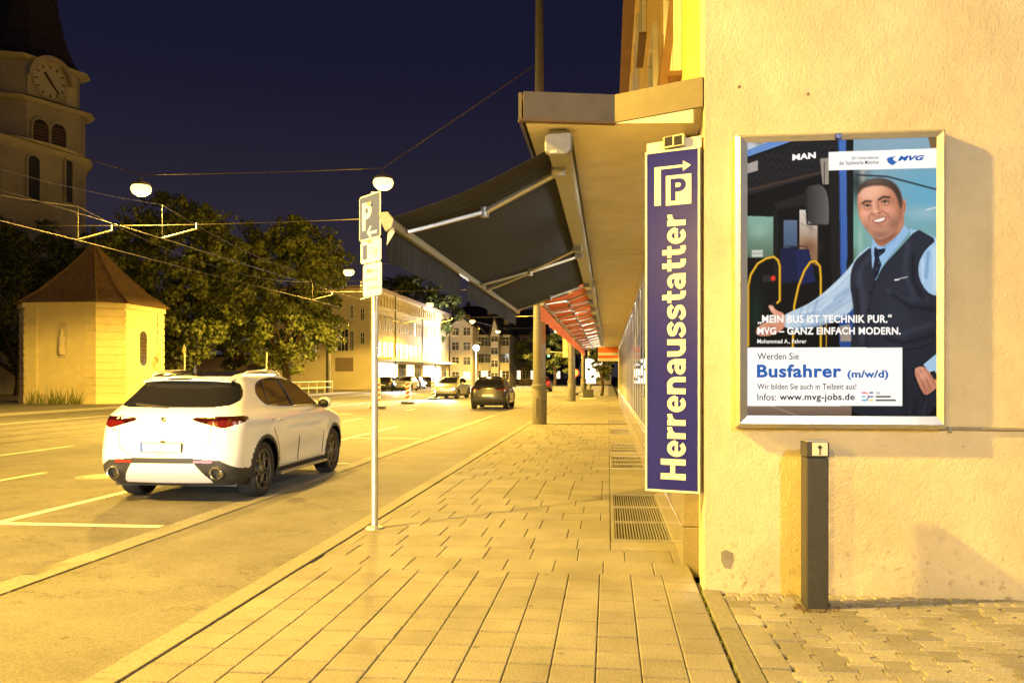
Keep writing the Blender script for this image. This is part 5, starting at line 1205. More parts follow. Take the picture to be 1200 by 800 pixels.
# small furniture on the far stretch of the pavement
t = thing('round_traffic_sign', 'round white traffic sign with red ring on a thin post', 'sign', (-2.65, 68, 0))
MB().tube([(-2.65, 68, 0), (-2.65, 68, 2.1)], .035, 8).build('post', 'galv', t); MB().lathe([(0, -.03), (.30, -.03), (.30, 0)], 20, (-2.65, 67.94, 1.78), 'Y').build('face', 'p_white', t); MB().lathe([(.27, -.035), (.36, -.035), (.36, 0), (.27, 0)], 20, (-2.65, 67.94, 1.78), 'Y', True).build('ring', 'red_white', t)
MB().box((-2.65, 68, .09), (.6, .4, .18)).build('foot', 'cladding', t, bevel=.03)
t = thing('banner', 'tall narrow yellow banner hung on the second pavement mast', 'banner', (-2.5, 51.2, 2.6))
MB().bx(-2.72, -2.42, 51.1, 51.14, 2.65, 3.9).build('cloth', 'chapel_wall', t); MB().bar((-2.74, 51.12, 3.92), (-2.2, 51.3, 3.92), .03, .03).build('upper_arm', 'galv', t); MB().bar((-2.74, 51.12, 2.63), (-2.2, 51.3, 2.63), .03, .03).build('lower_arm', 'galv', t)
t = thing('sandwich_board', 'low dark advertising stand on the pavement far along the shops', 'stand', (-1.0, 58, 0))
MB().bar((-1.35, 58, .0), (-1.35, 57.8, .62), .7, .03).build('front_board', 'cladding', t); MB().bar((-1.35, 57.5, .0), (-1.35, 57.74, .60), .7, .03).build('back_board', 'cladding', t); MB().bx(-1.9, -.8, 57.3, 58.2, .0, .05).build('foot_plate', 'p_white', t)
t = thing('advertising_panel', 'bright white backlit advertising panel far along the pavement', 'billboard', (-1.9, 88, 0))
MB().bx(-2.75, -1.25, 88, 88.25, .7, 3.3).build('housing', 'grey_metal', t); MB().bx(-2.68, -1.32, 87.985, 87.998, .78, 3.22).build('lit_face', 'shop_glow', t); MB().bx(-2.1, -1.9, 88.05, 88.2, -.05, .7).build('post', 'grey_metal', t)
t = thing('traffic_light', 'traffic light with lit green lens on a curved arm', 'traffic light', (-3.4, 82, 0))
MB().tube([(-3.4, 82, 0), (-3.4, 82, 3.2), (-3.8, 82, 3.7), (-5.6, 82, 3.85)], .07, 8).build('arm_pole', 'galv', t, smooth=60); MB().bx(-5.85, -5.55, 81.85, 82.1, 3.3, 4.2).build('signal_head', 'dark_metal', t, bevel=.03); MB().lathe([(0, -.03), (.10, -.03), (.10, 0)], 14, (-5.7, 81.84, 3.45), 'Y').build('green_lens', 'signal_green', t)
for k, (x, y) in enumerate(((-11.0, 40), (-11.2, 47), (-11.4, 55))):
    t = thing('warning_beacon', 'red and white striped warning beacon, ' + ('topped with an amber lamp' if k == 0 else ('next to the one with the lamp' if k == 1 else 'last of the row')), 'beacon', (x, y, RZ), 'warning beacons along the lane line')
    MB().bx(x - .35, x + .35, y - .2, y + .2, RZ, RZ + .12).build('foot', 'cladding', t, bevel=.02); MB().bx(x - .125, x + .125, y - .02, y + .02, RZ + .25, RZ + 1.25).build('blade', 'p_white', t); MB().bx(x - .03, x + .03, y - .019, y + .019, RZ + .12, RZ + .25).build('stem', 'galv', t)
    for i in range(4): MB().extr([(-.124, 0), (.124, .12), (.124, .24), (-.124, .12)], (x, y - .021, RZ + .27 + .24 * i), (1, 0, 0), (0, 0, 1), (0, -.003, 0)).build('stripe', 'red_white', t)
    if k == 0: MB().lathe([(.05, 0), (.10, .03), (.11, .16), (.07, .23), (0, .24)], 14, (x, y, RZ + 1.25)).build('amber_lamp', 'amber', t, smooth=50)
t = thing('railing', 'low pale tube railing along the far pavement before the trees', 'railing', (-24.2, 60, 0))
for y in np.arange(53, 74, 2.0): MB().tube([(-24.2, y, 0), (-24.2, y, 1.05)], .03, 8).build('post', 'p_white', t)
for z in (.55, 1.05): MB().tube([(-24.2, 53, z), (-24.2, 73, z)], .028, 8).build('rail', 'p_white', t)
t = thing('priority_sign', 'small diamond shaped sign on a pale post beside the chapel', 'sign', (-24.4, 47, 0))
MB().tube([(-24.4, 47, 0), (-24.4, 47, 2.9)], .04, 8).build('post', 'p_white', t); MB().extr([(0, -.34), (.34, 0), (0, .34), (-.34, 0)], (-24.4, 46.94, 3.05), (.7, -.7, 0), (0, 0, 1), (0, .02, 0)).build('diamond', 'p_white', t); MB().extr([(0, -.24), (.24, 0), (0, .24), (-.24, 0)], (-24.4, 46.935, 3.05), (.7, -.7, 0), (0, 0, 1), (0, -.003, 0)).build('centre', 'amber' if False else 'chapel_wall', t)
tag(MB().tube([(-24.1, 58, 0), (-24.0, 58, 3.2)], .06, 8).build('marker_post', 'p_white'), 'slightly leaning white post by the railing', 'post')

# ================================================================== CHAPEL
ch = thing('chapel', 'small pale yellow octagonal chapel with steep brown tiled roof', 'chapel', (-29, 46, 0))
cA, w_, c_ = (-25.9, 43.4), 4.0, 1.04          # street corner, long side, chamfer
x1, y1 = -25.9, 43.4; x0 = x1 - w_ - 2 * c_ + c_; 
xs0, xs1, yt0, yt1 = -30.98 - 0.0, -25.9, 42.36, 42.36 + w_ + 2 * c_
plan = [(xs0, yt0), (xs1 - c_, yt0), (xs1, yt0 + c_), (xs1, yt1 - c_), (xs1 - c_, yt1), (xs0, yt1), (xs0 - c_, yt1 - c_), (xs0 - c_, yt0 + c_)]
def grow(pl, d):
    cx = sum(p[0] for p in pl) / len(pl); cy = sum(p[1] for p in pl) / len(pl); return [(cx + (p[0] - cx) * (1 + d / 3.1), cy + (p[1] - cy) * (1 + d / 3.1)) for p in pl]
EZ = 5.45
MB().prism(plan, 0, EZ).build('wall', 'chapel_wall', ch)
MB().prism(grow(plan, .10), EZ - .28, EZ - .002).build('cornice', 'chapel_wall', ch); MB().prism(grow(plan, .06), 0, .6).build('plinth', 'chapel_wall', ch)
cx = sum(p[0] for p in plan) / 8; cy = sum(p[1] for p in plan) / 8; rp = grow(plan, .26); r = MB()
ap = 8.95; rr = []
for f_, z in ((1.0, EZ), (.72, EZ + .75), (.36, EZ + 2.05), (0.02, ap)): rr.append([(cx + (p[0] - cx) * f_, cy + (p[1] - cy) * f_, z) for p in rp])
for k in rr: r.v += k
for i in range(3):
    for j in range(8): r.f.append((8 * i + j, 8 * i + (j + 1) % 8, 8 * i + 8 + (j + 1) % 8, 8 * i + 8 + j))
r.f.append(tuple(range(8))[::-1]); rf = r.build('roof', 'roof_tile', ch)
for j in range(8): MB().tube([rr[i][j] for i in range(4)], .06, 6).build('hip_tile', 'roof_tile', rf)
MB().lathe([(.10, 0), (.06, .15), (.12, .28), (.05, .40), (.02, .45)], 10, (cx, cy, ap - .05)).build('finial', 'slate', rf); q = MB(); q.bx(cx - .03, cx + .03, cy - .03, cy + .03, ap + .35, ap + 1.15); q.bx(cx - .24, cx + .24, cy - .028, cy + .028, ap + .78, ap + .84); q.build('cross', 'slate', rf)
for j, k in ((0, 1), (1, 2), (2, 3), (7, 0), (3, 4)):      # banded corners
    a = Vector((*plan[j], 0)); b = Vector((*plan[k], 0)); d = (b - a); Ln = d.length; d.normalize(); nn = Vector((d.y, -d.x, 0))
    for i in range(11):
        z0 = .62 + i * .41
        if Ln < 2: MB().extr([(0, z0), (Ln, z0), (Ln, z0 + .335), (0, z0 + .335)], a, d, (0, 0, 1), nn * .05).build('quoin', 'chapel_wall', ch)
        else:
            for u0 in (0, Ln - .72): MB().extr([(u0, z0), (u0 + .72, z0), (u0 + .72, z0 + .335), (u0, z0 + .335)], a, d, (0, 0, 1), nn * .05).build('quoin', 'chapel_wall', ch)
def oval(w, h, n=20):
    return [(w / 2 * math.cos(2 * math.pi * i / n), (h / 2 - w / 2) * (1 if math.sin(2 * math.pi * i / n) >= 0 else -1) + w / 2 * math.sin(2 * math.pi * i / n)) for i in range(n)]
zc = 3.42; xo = on_y(73, 393, yt0).x
MB().extr(oval(.62, 1.95), (xo, yt0 - .02, zc), (1, 0, 0), (0, 0, 1), (0, .01, 0)).build('niche', 'stone_wall', ch)
st = MB(); st.lathe([(.16, -.75), (.20, -.5), (.15, -.1), (.19, .15), (.08, .32), (.11, .45), (.09, .58), (0, .64)], 10, (xo, yt0 - .06, zc)); st.build('niche_figure', 'stone_wall', ch, smooth=60)
yo = on_x(168, 405, xs1).y; wv = MB().extr(oval(.72, 1.95), (xs1 + .012, yo, zc - .35), (0, 1, 0), (0, 0, 1), (-.01, 0, 0)).build('oval_window', 'window_dark', ch)
lt = MB()
for z in np.arange(-.8, .9, .2): lt.bx(xs1 + .013, xs1 + .03, yo - .33, yo + .33, zc - .35 + z, zc - .35 + z + .035)
for y in (-.2, 0, .2): lt.bx(xs1 + .013, xs1 + .03, yo + y - .015, yo + y + .015, zc - 1.2, zc + .5)
lt.build('lattice', 'rust', wv)
pl_ = MB()
for k in range(90):
    x = random.uniform(-30.2, -27.4); y = 41.6 + random.uniform(-.3, .3); h = random.uniform(.3, 1.2); a = random.uniform(-.4, .4)
    pl_.add([(x - .03, y, 0), (x + .03, y, 0), (x + a * h, y + a * .3, h)], [(0, 1, 2)])
tag(pl_.build('tall_grass', 'leaf'), 'rough tall grass growing before the chapel wall', 'grass', kind='stuff')

# ================================================================== CHURCH
ctw = thing('church_tower', 'dim church tower with clock face and dark bell shaped roof', 'church', at(60, 440, 82))
A = at(12, 440, 77); B = at(107.5, 440, 84); A.z = B.z = 0
d = (B - A); TW = d.length; d.normalize(); nn = Vector((d.y, -d.x, 0)); Ce = (A + B) / 2 - nn * (TW / 2)
def tp_(u, v, z): return Ce + d * u + nn * v + Vector((0, 0, z))
def ring(hw, ch_): return [(hw - ch_, -hw), (hw, -hw + ch_), (hw, hw - ch_), (hw - ch_, hw), (-hw + ch_, hw), (-hw, hw - ch_), (-hw, -hw + ch_), (-hw + ch_, -hw)]
def block(nm, hw, ch_, z0, z1, m, hw2=None, ch2=None, par=None):
    p = MB(); a = ring(hw, ch_); b = ring(hw2 or hw, ch2 if ch2 is not None else ch_)
    p.add([tp_(u, v, z0) for u, v in a] + [tp_(u, v, z1) for u, v in b], [tuple(range(8))[::-1], tuple(range(8, 16))] + [(i, (i + 1) % 8, 8 + (i + 1) % 8, 8 + i) for i in range(8)]); return p.build(nm, m, par or ctw)
hw = TW / 2; zA = lambda py, t: CAM_H + (440 - py) / F * t
z_c2 = zA(128, 80.5); z_c1 = zA(80, 80.5); clk_z = zA(96, 80.5)
block('lower_shaft', hw * 1.06, 1.6, 0, z_c2, 'church_wall'); block('belfry_cornice', hw * 1.14, 1.5, z_c2, z_c2 + .35, 'church_trim', hw * 1.20, 1.4); block('belfry_roof', hw * 1.2, 1.4, z_c2 + .352, z_c2 + .75, 'slate', hw * 1.0, 1.6)
block('clock_stage', hw * .97, 1.6, z_c2 + .7, z_c1, 'church_wall'); block('clock_cornice', hw * 1.02, 1.5, z_c1, z_c1 + .35, 'church_trim', hw * 1.13, 1.4)
prof = [(1.10, 0), (.92, 1.1), (.76, 2.8), (.64, 5.0), (.55, 7.6), (.46, 10.2), (.30, 12.5), (.10, 14)]
for i in range(len(prof) - 1): block('spire_tier', hw * prof[i][0], hw * prof[i][0] * .45, z_c1 + .352 + prof[i][1], z_c1 + .352 + prof[i + 1][1], 'slate', hw * prof[i + 1][0], hw * prof[i + 1][0] * .45)
for sgn in (-1, 1):
    p = MB(); 
    p.extr([(-.55, 0), (.55, 0), (.55, z_c1 - z_c2 - .8), (-.55, z_c1 - z_c2 - .8)], tp_(sgn * (hw * .97 - 2.0), hw * .97, z_c2 + .75), d, (0, 0, 1), nn * .12); p.build('pilaster', 'church_trim', ctw)
uc = (tp_(0, 0, 0)); cu_ = 0.0
# clock: centre where the photo's ray meets the tower face
dr = ray(58, 96); pf = tp_(0, hw * .97 + .12, 0); tt = ((pf - CAM).dot(nn)) / dr.dot(nn); cc = CAM + dr * tt; rc_ = 19.0 / F * tt * 1.08
ck = MB(); n = 32; ck.extr([(rc_ * math.cos(2 * math.pi * i / n), rc_ * math.sin(2 * math.pi * i / n)) for i in range(n)], cc, d, (0, 0, 1), nn * .10); cko = ck.build('clock_face', 'clock_face', ctw)
rg_ = MB(); rg_.tube([cc + nn * .1 + d * (rc_ * math.cos(2 * math.pi * i / n)) + Vector((0, 0, rc_ * math.sin(2 * math.pi * i / n))) for i in range(n + 1)], .10, 6, cap=False); rg_.build('clock_ring', 'church_trim', cko)
for i in range(12):
    a = math.pi / 6 * i; o = cc + nn * .11; r0, r1 = rc_ * .74, rc_ * .92
    MB().bar(o + d * (r0 * math.sin(a)) + Vector((0, 0, r0 * math.cos(a))), o + d * (r1 * math.sin(a)) + Vector((0, 0, r1 * math.cos(a))), .12, .06, up=nn).build('hour_mark', 'slate', cko)
for a, ln, wd in ((R(-38), .55, .22), (R(140), .82, .15)):
    o = cc + nn * .16; MB().bar(o - d * (.15 * math.sin(a)) * rc_ - Vector((0, 0, .15 * rc_ * math.cos(a))), o + d * (ln * rc_ * math.sin(a)) + Vector((0, 0, ln * rc_ * math.cos(a))), wd, .05, up=nn).build('clock_hand', 'slate', cko)
arc = MB(); R0, R1 = rc_ * 1.12, rc_ * 1.38; n = 16
for i in range(n):
    a0, a1 = math.pi * i / n, math.pi * (i + 1) / n
    arc.extr([(R0 * math.cos(a0), R0 * math.sin(a0)), (R1 * math.cos(a0), R1 * math.sin(a0)), (R1 * math.cos(a1), R1 * math.sin(a1)), (R0 * math.cos(a1), R0 * math.sin(a1))], cc, d, (0, 0, 1), nn * .6)
arc.build('clock_arch', 'church_trim', ctw)
def archwin(nm, o, dx, nv, w, h, par, m='window_dark'):
    n = 10; pl2 = [(-w / 2, 0), (w / 2, 0)] + [(w / 2 * math.cos(math.pi * i / n), h - w / 2 + w / 2 * math.sin(math.pi * i / n)) for i in range(n + 1)]
    wv = MB().extr(pl2, o + nv * .03, dx, (0, 0, 1), -nv * .02).build(nm, m, par)
    tr_ = MB(); k = 1.22
    for i in range(n):
        a0, a1 = math.pi * i / n, math.pi * (i + 1) / n; r0, r1 = w / 2, w / 2 * k
        tr_.extr([(r0 * math.cos(a0), h - w / 2 + r0 * math.sin(a0)), (r1 * math.cos(a0), h - w / 2 + r1 * math.sin(a0)), (r1 * math.cos(a1), h - w / 2 + r1 * math.sin(a1)), (r0 * math.cos(a1), h - w / 2 + r0 * math.sin(a1))], o, dx, (0, 0, 1), nv * .16)
    for s_ in (-1, 1): tr_.extr([(s_ * w / 2, 0), (s_ * w / 2 * k, 0), (s_ * w / 2 * k, h - w / 2), (s_ * w / 2, h - w / 2)], o, dx, (0, 0, 1), nv * .16)
    tr_.build('window_surround', 'church_trim', wv); return wv
for pxw, pyw in ((47, 173), (68, 178)):
    dr = ray(pxw, pyw); pf = tp_(0, hw * 1.06, 0); tt = ((pf - CAM).dot(nn)) / dr.dot(nn); o = CAM + dr * tt
    w = archwin('belfry_window', o, d, nn, 1.5, 2.6, ctw); sl = MB()
    for z in np.arange(.2, 2.2, .3): sl.extr([(-.7, z), (.7, z), (.7, z + .14), (-.7, z + .14)], o + nn * .05, d, (0, 0, 1), -nn * .02)
    sl.build('louvre', 'rust', w)
# round choir in front
ap_c = at(-22, 440, 74); ap_c.z = 0; AR = 107 / F * 76; az = zA(188, 76)
apse = thing('church_choir', 'rounded church choir with tall arched window below the tower', 'church', ap_c)
MB().lathe([(AR, 0), (AR, az - .8)], 48, ap_c).build('wall', 'church_wall', apse, smooth=True)
MB().lathe([(AR, az - .8), (AR + .18, az - .7), (AR + .18, az - .45), (AR + .45, az - .2), (AR + .55, az), (AR + .3, az + .05)], 48, ap_c).build('cornice', 'church_trim', apse, smooth=35)
MB().lathe([(AR + .3, az + .05), (AR * .7, az + .2), (0.01, az + .4)], 48, ap_c).build('roof', 'slate', apse, smooth=35)
for pxw in (39, 80, -8):
    dr = ray(pxw, 440); dr.z = 0; o3 = CAM - ap_c; o3.z = 0; a2, b2, c2 = dr.dot(dr), 2 * dr.dot(o3), o3.dot(o3) - (AR + .02) ** 2
    dis = b2 * b2 - 4 * a2 * c2
    if dis < 0: continue
    tt = (-b2 - math.sqrt(dis)) / (2 * a2); pnt = CAM + dr * tt; nv = (pnt - ap_c); nv.z = 0; nv.normalize(); dx = Vector((-nv.y, nv.x, 0))
    pnt.z = zA(237, tt); archwin('arched_window', pnt, dx, nv, .95, 3.8, apse)

# ================================================================== TREES
def tree(label, x, y, h, rx, ry, z0, n, seed, leaf='leaf', size=.34, group='trees behind the chapel', name='chestnut_tree', zb=0.0):
    rs = np.random.RandomState(seed); t = thing(name, label, 'tree', (x, y, zb), group)
    tr_ = MB(); tr_.tube([(x, y, zb - .1), (x + .1, y, zb + z0 * .6), (x, y, zb + z0 + 1.0), (x + .2, y + .1, zb + h * .62)], [h * .032, h * .025, h * .02, .06], 10)
    for k in range(9):
        a = rs.uniform(0, 6.28); zz_ = z0 * rs.uniform(.75, 1.6); e = (x + rx * .7 * math.cos(a), y + ry * .7 * math.sin(a), zb + min(h * .85, zz_ + h * rs.uniform(.15, .42)))
        tr_.tube([(x, y, zb + zz_), ((x + e[0]) / 2, (y + e[1]) / 2, (zb + zz_ + e[2]) / 2 + .3), e], [h * .013, h * .009, .03], 6)
    tr_.build('trunk', 'bark', t, smooth=60)
    nc = int(n / 75); cen = []
    zc_ = zb + (h + z0) / 2; rz = (h - z0) / 2
    while len(cen) < nc:
        p = rs.normal(size=3); p /= np.linalg.norm(p); r_ = rs.uniform(.35, 1.0) ** .55; p = p * r_
        lump = 1 + .16 * math.sin(3.1 * math.atan2(p[1], p[0]) + seed) + .12 * math.sin(5 * p[2] + seed * 2 + 2 * p[0])
        sh = 1.0 - .22 * max(0, p[2]) ** 2
        cen.append((x + p[0] * rx * lump * sh, y + p[1] * ry * lump * sh, zc_ + p[2] * rz * (1 + .06 * rs.normal())))
    cen = np.array(cen); cr = rs.uniform(.5, 1.15, nc) * (rx * .16)
    ci = rs.randint(0, nc, n); off = rs.normal(size=(n, 3)); off /= np.linalg.norm(off, axis=1)[:, None]
    c = cen[ci] + off * (cr[ci] * rs.uniform(.5, 1.05, n))[:, None] * np.array([1.15, 1.15, .8])
    nrm_ = off + rs.normal(size=(n, 3)) * .55 + np.array([0, 0, .25]); nrm_ /= np.linalg.norm(nrm_, axis=1)[:, None]
    ref = rs.normal(size=(n, 3)); u = np.cross(nrm_, ref); u /= np.linalg.norm(u, axis=1)[:, None]; v = np.cross(nrm_, u); s_ = rs.uniform(.6, 1.25, n)[:, None] * size
    q = np.stack([c - u * s_ * .5, c + v * s_ * .34 - nrm_ * s_ * .08, c + u * s_ * .5, c - v * s_ * .34 - nrm_ * s_ * .08], 1).reshape(-1, 3)
    me = bpy.data.meshes.new('crown'); me.vertices.add(4 * n); me.vertices.foreach_set('co', q.ravel()); me.loops.add(4 * n); me.loops.foreach_set('vertex_index', np.arange(4 * n)); me.polygons.add(n); me.polygons.foreach_set('loop_start', np.arange(0, 4 * n, 4)); me.update(calc_edges=True); me.materials.append(M[leaf])
    link('crown', me, t); return t
def tx(px_, t_): p = at(px_, 440, t_); return p.x, p.y
tree('broad chestnut tree with lit foliage right behind the chapel', *tx(208, 60), 14.6, 5.4, 5.0, 2.2, 24000, 3)
tree('chestnut tree standing between the chapel tree and the long pale building', *tx(335, 64), 13.6, 4.9, 4.6, 2.0, 22000, 5)
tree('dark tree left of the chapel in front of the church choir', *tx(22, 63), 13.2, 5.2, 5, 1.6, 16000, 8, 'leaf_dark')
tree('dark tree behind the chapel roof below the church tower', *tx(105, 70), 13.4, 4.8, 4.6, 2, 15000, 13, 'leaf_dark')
tree('small tree filling the gap between the two chestnuts', *tx(275, 74), 13.8, 3.6, 4, 2, 10000, 21)
tree('dark tree rising behind the roof of the long pale building', *tx(478, 128), 17.5, 7, 7, 4, 7000, 31, 'leaf_dark', .6, 'trees behind the long pale building')
tree('rounded dark tree behind the far corner of the long pale building', *tx(505, 140), 16.0, 5.5, 6, 4, 5000, 33, 'leaf_dark', .6, 'trees behind the long pale building')
tree('leafy street tree at the far end of the tram line', *tx(632, 150), 9.5, 4.5, 4, 1.5, 5000, 41, 'leaf', .5, 'trees at the end of the street')
tree('street tree beside the far traffic light', *tx(650, 135), 9, 4, 4, 2, 4500, 43, 'leaf', .5, 'trees at the end of the street')
tree('small dark tree on the pavement beyond the orange awnings', *tx(705, 66), 4.6, 1.0, 1.2, 1.0, 4000, 47, 'leaf_dark', .2, 'trees at the end of the street', 'street_tree')
tree('dark tree beyond the last shops', *tx(690, 170), 12, 6, 5, 2, 5000, 53, 'leaf_dark', .6, 'trees at the end of the street')

# ================================================================== BUILDINGS DOWN THE STREET
def window(par, o, dx, nv, w, h, m='window_dark', frame='p_white', bars=1, depth=.05):
    o = Vector(o); dx = Vector(dx); nv = Vector(nv)
    wv = MB().extr([(0, 0), (w, 0), (w, h), (0, h)], o + nv * .02, dx, (0, 0, 1), -nv * .015).build('window', m, par)
    f = MB(); b = .07
    for p in ([(-b, -b), (w + b, -b), (w + b, 0), (-b, 0)], [(-b, h), (w + b, h), (w + b, h + b), (-b, h + b)], [(-b, 0), (0, 0), (0, h), (-b, h)], [(w, 0), (w + b, 0), (w + b, h), (w, h)]): f.extr(p, o, dx, (0, 0, 1), nv * depth)
    for i in range(1, bars + 1): f.extr([(w * i / (bars + 1) - .03, 0), (w * i / (bars + 1) + .03, 0), (w * i / (bars + 1) + .03, h), (w * i / (bars + 1) - .03, h)], o + nv * .021, dx, (0, 0, 1), nv * .02)
    f.extr([(0, h * .62), (w, h * .62), (w, h * .62 + .05), (0, h * .62 + .05)], o + nv * .0215, dx, (0, 0, 1), nv * .018)
    f.build('window_frame', frame, wv); return wv
# long pale building: street front at X=-24.8
LX = -24.9; y0_, y1_ = on_x(437, 440, LX).y, on_x(526, 440, LX).y; LH = CAM_H + (440 - 338) / F * (at(437, 440, 1) - CAM).dot(FW) * 0 + (on_x(440, 338.5, LX).z - CAM_H)
lbld = thing('long_building', 'long pale three storey building with arcaded frieze and lit shops', 'building', (LX - 6, (y0_ + y1_) / 2, 0))
MB().bx(LX - 12, LX, y0_, y1_, 0, LH).build('wall', 'long_wall', lbld)
MB().bx(LX - 12.3, LX + .35, y0_ - .3, y1_ + .3, LH + .001, LH + .30).build('eaves', 'house_rose', lbld); MB().bx(LX + .001, LX + .15, y0_, y1_, LH - 1.75, LH - 1.6).build('string_course', 'long_wall', lbld)
n = 34
for i in range(n):
    y = y0_ + .8 + (y1_ - y0_ - 1.6) * i / (n - 1); MB().bx(LX + .001, LX + .16, y - .14, y + .14, LH - 1.55, LH - .35).build('frieze_post', 'long_wall', lbld)
n = 16; st_ = (y1_ - y0_ - 3) / n
for i in range(n):
    y = y0_ + 1.6 + st_ * i
    for z in (LH - 4.2, LH - 7.2):
        for k in (0, 1): window(lbld, (LX, y + k * .95, z), (0, 1, 0), (1, 0, 0), .75, 1.65, 'window_pale' if (i * 7 + k + int(z)) % 11 else 'lit_window', 'long_wall', 0)
MB().bx(LX + .002, LX + 1.6, y0_ + 2, y1_ - .5, 3.25, 3.5).build('shop_canopy', 'long_wall', lbld)
for i in range(9):
    y = y0_ + 2.2 + (y1_ - y0_ - 4) * i / 9; sw = (y1_ - y0_ - 4) / 9 - .7
    MB().bx(LX + .002, LX + .05, y, y + sw, .4, 2.9).build('shop_window', 'shop_glow' if i in (0, 1, 6) else ('lit_window' if i % 2 else 'window_dark'), lbld)
MB().tube([(LX + .1, y0_ + (y1_ - y0_) * .55, 0), (LX + .1, y0_ + (y1_ - y0_) * .55, LH)], .09, 8).build('downpipe', 'house_rose', lbld)
# side front with the corner glazing
fl_y = y0_ - .0
def lp(px_, py_): return on_y(px_, py_, fl_y - .001)
for (a, b, c, d_, bars) in ((386, 392, 411, 387, 1), (396, 408, 411, 386, 2), (410.5, 414.5, 411, 388, 1), (423, 427, 403, 390, 1), (411, 414, 373, 358, 1), (423, 427, 375, 362, 1)):
    p0 = lp(a, c); p1_ = lp(b, d_); window(lbld, (p0.x, fl_y, p0.z), (1, 0, 0), (0, -1, 0), p1_.x - p0.x, p1_.z - p0.z, bars=bars)
p0 = lp(393, 435); p1_ = lp(414, 419); MB().bx(p0.x, p1_.x, fl_y - .03, fl_y - .002, p0.z, p1_.z).build('garage_door', 'house_brown', lbld)
lo = thing('low_annexe', 'low dim wall and annexe behind the chestnut trees', 'building', (-35, y0_ + 3, 0)); MB().bx(LX - 34, LX - 12.05, y0_ + 2, y0_ + 10, 0, 3.6).build('wall', 'house_rose', lo); MB().bx(LX - 34.2, LX - 12.05, y0_ + 1.8, y0_ + 10.2, 3.601, 3.9).build('roof', 'slate', lo)
for k in range(4): window(lo, (LX - 31 + k * 4.6, y0_ + 2, 1.2), (1, 0, 0), (0, -1, 0), 1.4, 1.5)
# houses at the bend
def house(label, pxa, pxb, t_, py_eave, py_ridge, wall, roof='slate', storeys=3, nw=3, gable=True, depth=12, lit=()):
    a, b = at(pxa, 440, t_), at(pxb, 440, t_); yv = (a.y + b.y) / 2; xa, xb = a.x, b.x; ze = CAM_H + (440 - py_eave) / F * t_; zr = CAM_H + (440 - py_ridge) / F * t_
    h = thing('house', label, 'house', ((xa + xb) / 2, yv, 0), 'houses at the bend of the street')
    if gable:
        xm = (xa + xb) / 2; MB().extr([(xa, 0), (xb, 0), (xb, ze), (xm, zr), (xa, ze)], (0, yv, 0), (1, 0, 0), (0, 0, 1), (0, depth, 0)).build('wall', wall, h)
        r = MB(); o_ = .4
        for s_, xe in ((1, xa - o_), (-1, xb + o_)):
            r.extr([(xe, ze - .3), (xm, zr + .02), (xm, zr + .32), (xe, ze + .02)], (0, yv - .3, 0), (1, 0, 0), (0, 0, 1), (0, depth + .6, 0))
        r.build('roof', roof, h); MB().bx(xa - .2, xb + .2, yv - .16, yv - .001, ze - .30, ze - .1).build('cornice', wall, h)
    else:
        MB().bx(xa, xb, yv, yv + depth, 0, ze).build('wall', wall, h)
        MB().add([(xa - .4, yv - .4, ze), (xb + .4, yv - .4, ze), (xb + .4, yv + depth, ze), (xa - .4, yv + depth, ze), (xa + 1, yv + depth * .45, zr), (xb - 1, yv + depth * .45, zr)], [(0, 1, 5, 4), (1, 2, 5), (2, 3, 4, 5), (3, 0, 4), (3, 2, 1, 0)]).build('roof', roof, h)
        MB().bx(xa - .2, xb + .2, yv - .16, yv - .001, ze - .35, ze - .05).build('cornice', wall, h)
    sh = ze / storeys; sw = (xb - xa) / nw
    for s_ in range(storeys):
        for k in range(nw):
            window(h, (xa + sw * (k + .5) - .55, yv, s_ * sh + .9), (1, 0, 0), (0, -1, 0), 1.1, sh * .52, 'lit_window' if (s_, k) in lit or s_ == 0 and k % 2 else 'window_dark')
    MB().bx(xa + 1.5, xa + 2.3, yv + depth * .45, yv + depth * .45 + .8, zr - 1.2, zr + .9).build('chimney', 'house_brown', h)
    return h
house('white gabled house beyond the long pale building', 527, 554, 136, 382, 372, 'house_white', nw=2, storeys=4)
house('pale house with steep roof beside the white gabled house', 555, 597, 142, 392, 366, 'house_white', nw=5, gable=False, storeys=3)
house('narrow pointed gable house rising between darker roofs', 575, 584, 139, 392, 373, 'house_white', nw=1, storeys=4)
house('brownish house with high dark roof at the end of the street', 592, 640, 156, 392, 360, 'house_brown', nw=5, gable=False, storeys=3)
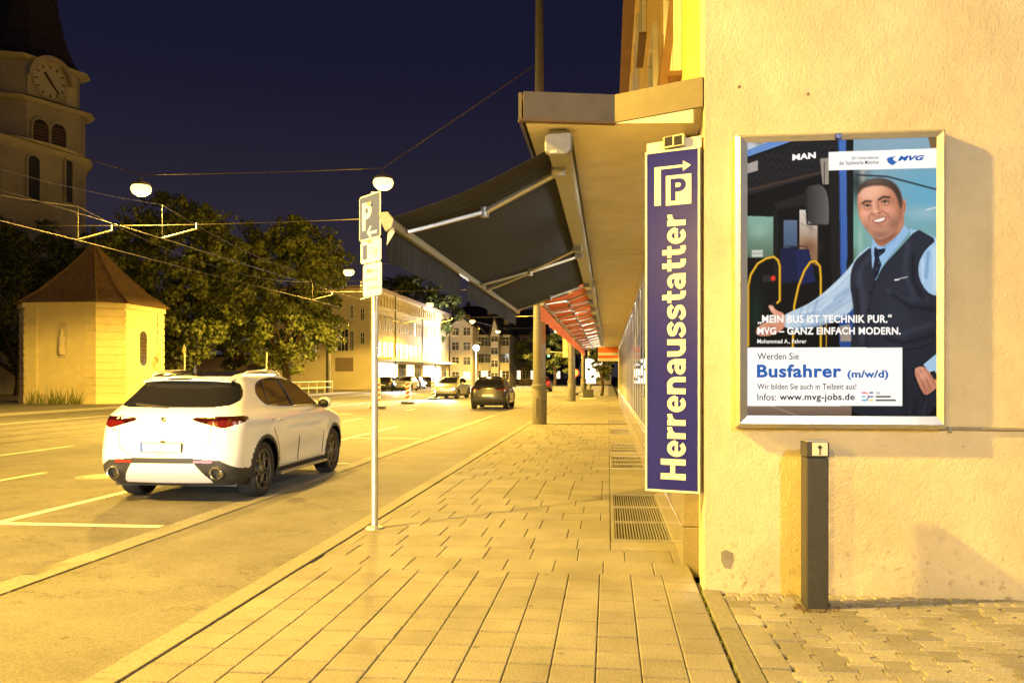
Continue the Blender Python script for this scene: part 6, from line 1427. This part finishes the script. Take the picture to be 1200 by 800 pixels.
house('large dark roofed house behind the gabled ones', 532, 600, 176, 385, 356, 'house_rose', nw=6, gable=False, storeys=3)
house('distant house with dark roof beyond the mast', 640, 676, 190, 415, 398, 'house_brown', nw=4, gable=False, storeys=2)
house('far pale house closing the pavement view', 688, 716, 150, 418, 405, 'house_white', nw=3, gable=False, storeys=2, lit=((1, 1),))
# white lamp at the crossing
wl_ = thing('crossing_lamp', 'bright white street lamp at the far crossing before the houses', 'street lamp', (*tx(558, 122), 0)); lx, ly = tx(558, 122); lz = CAM_H + .030 * 122
MB().tube([(lx, ly, 0), (lx, ly, lz)], [.09, .05], 8).build('pole', 'galv', wl_); MB().ball((lx, ly, lz + .3), .42, 14, 10).build('globe', 'led_glow', wl_, smooth=True)
l = bpy.data.lights.new('globe_light', 'POINT'); l.energy = 9000; l.color = (1, .97, .92); l.shadow_soft_size = .2; o = bpy.data.objects.new('globe_light', l); scene.collection.objects.link(o); o.parent = wl_; o.location = (0, -.7, lz + .3)

# added LED fill lamp, unseen (it lifts the shadows on the wall)
lp_ = thing('led_fill_post', 'added white LED fill lamp on a post, unseen behind the viewpoint', 'street lamp', (4.6, -7.0, 0))
MB().tube([(4.6, -7, 0), (4.6, -7, 5.6), (4.4, -6.8, 5.75), (3.9, -6.2, 5.8)], [.07, .05, .045, .04], 10).build('pole', 'galv', lp_)
MB().box((3.7, -5.95, 5.82), (.3, .6, .07), rz=R(-40)).build('head', 'grey_metal', lp_, bevel=.02); MB().box((3.7, -5.95, 5.78), (.24, .5, .008), rz=R(-40)).build('lens', 'led_glow', lp_)
l = bpy.data.lights.new('led_fill_light', 'SPOT'); l.energy = LED_FILL_W; l.color = COOL; l.shadow_soft_size = .3; l.spot_size = R(58); l.spot_blend = .8
o = bpy.data.objects.new('led_fill_light', l); scene.collection.objects.link(o); o.parent = lp_; o.location = (-.9, 1.05, 5.70); o.rotation_euler = (Vector((1.7, 5.6, 1.2)) - Vector((3.7, -5.95, 5.7))).to_track_quat('-Z', 'Y').to_euler()
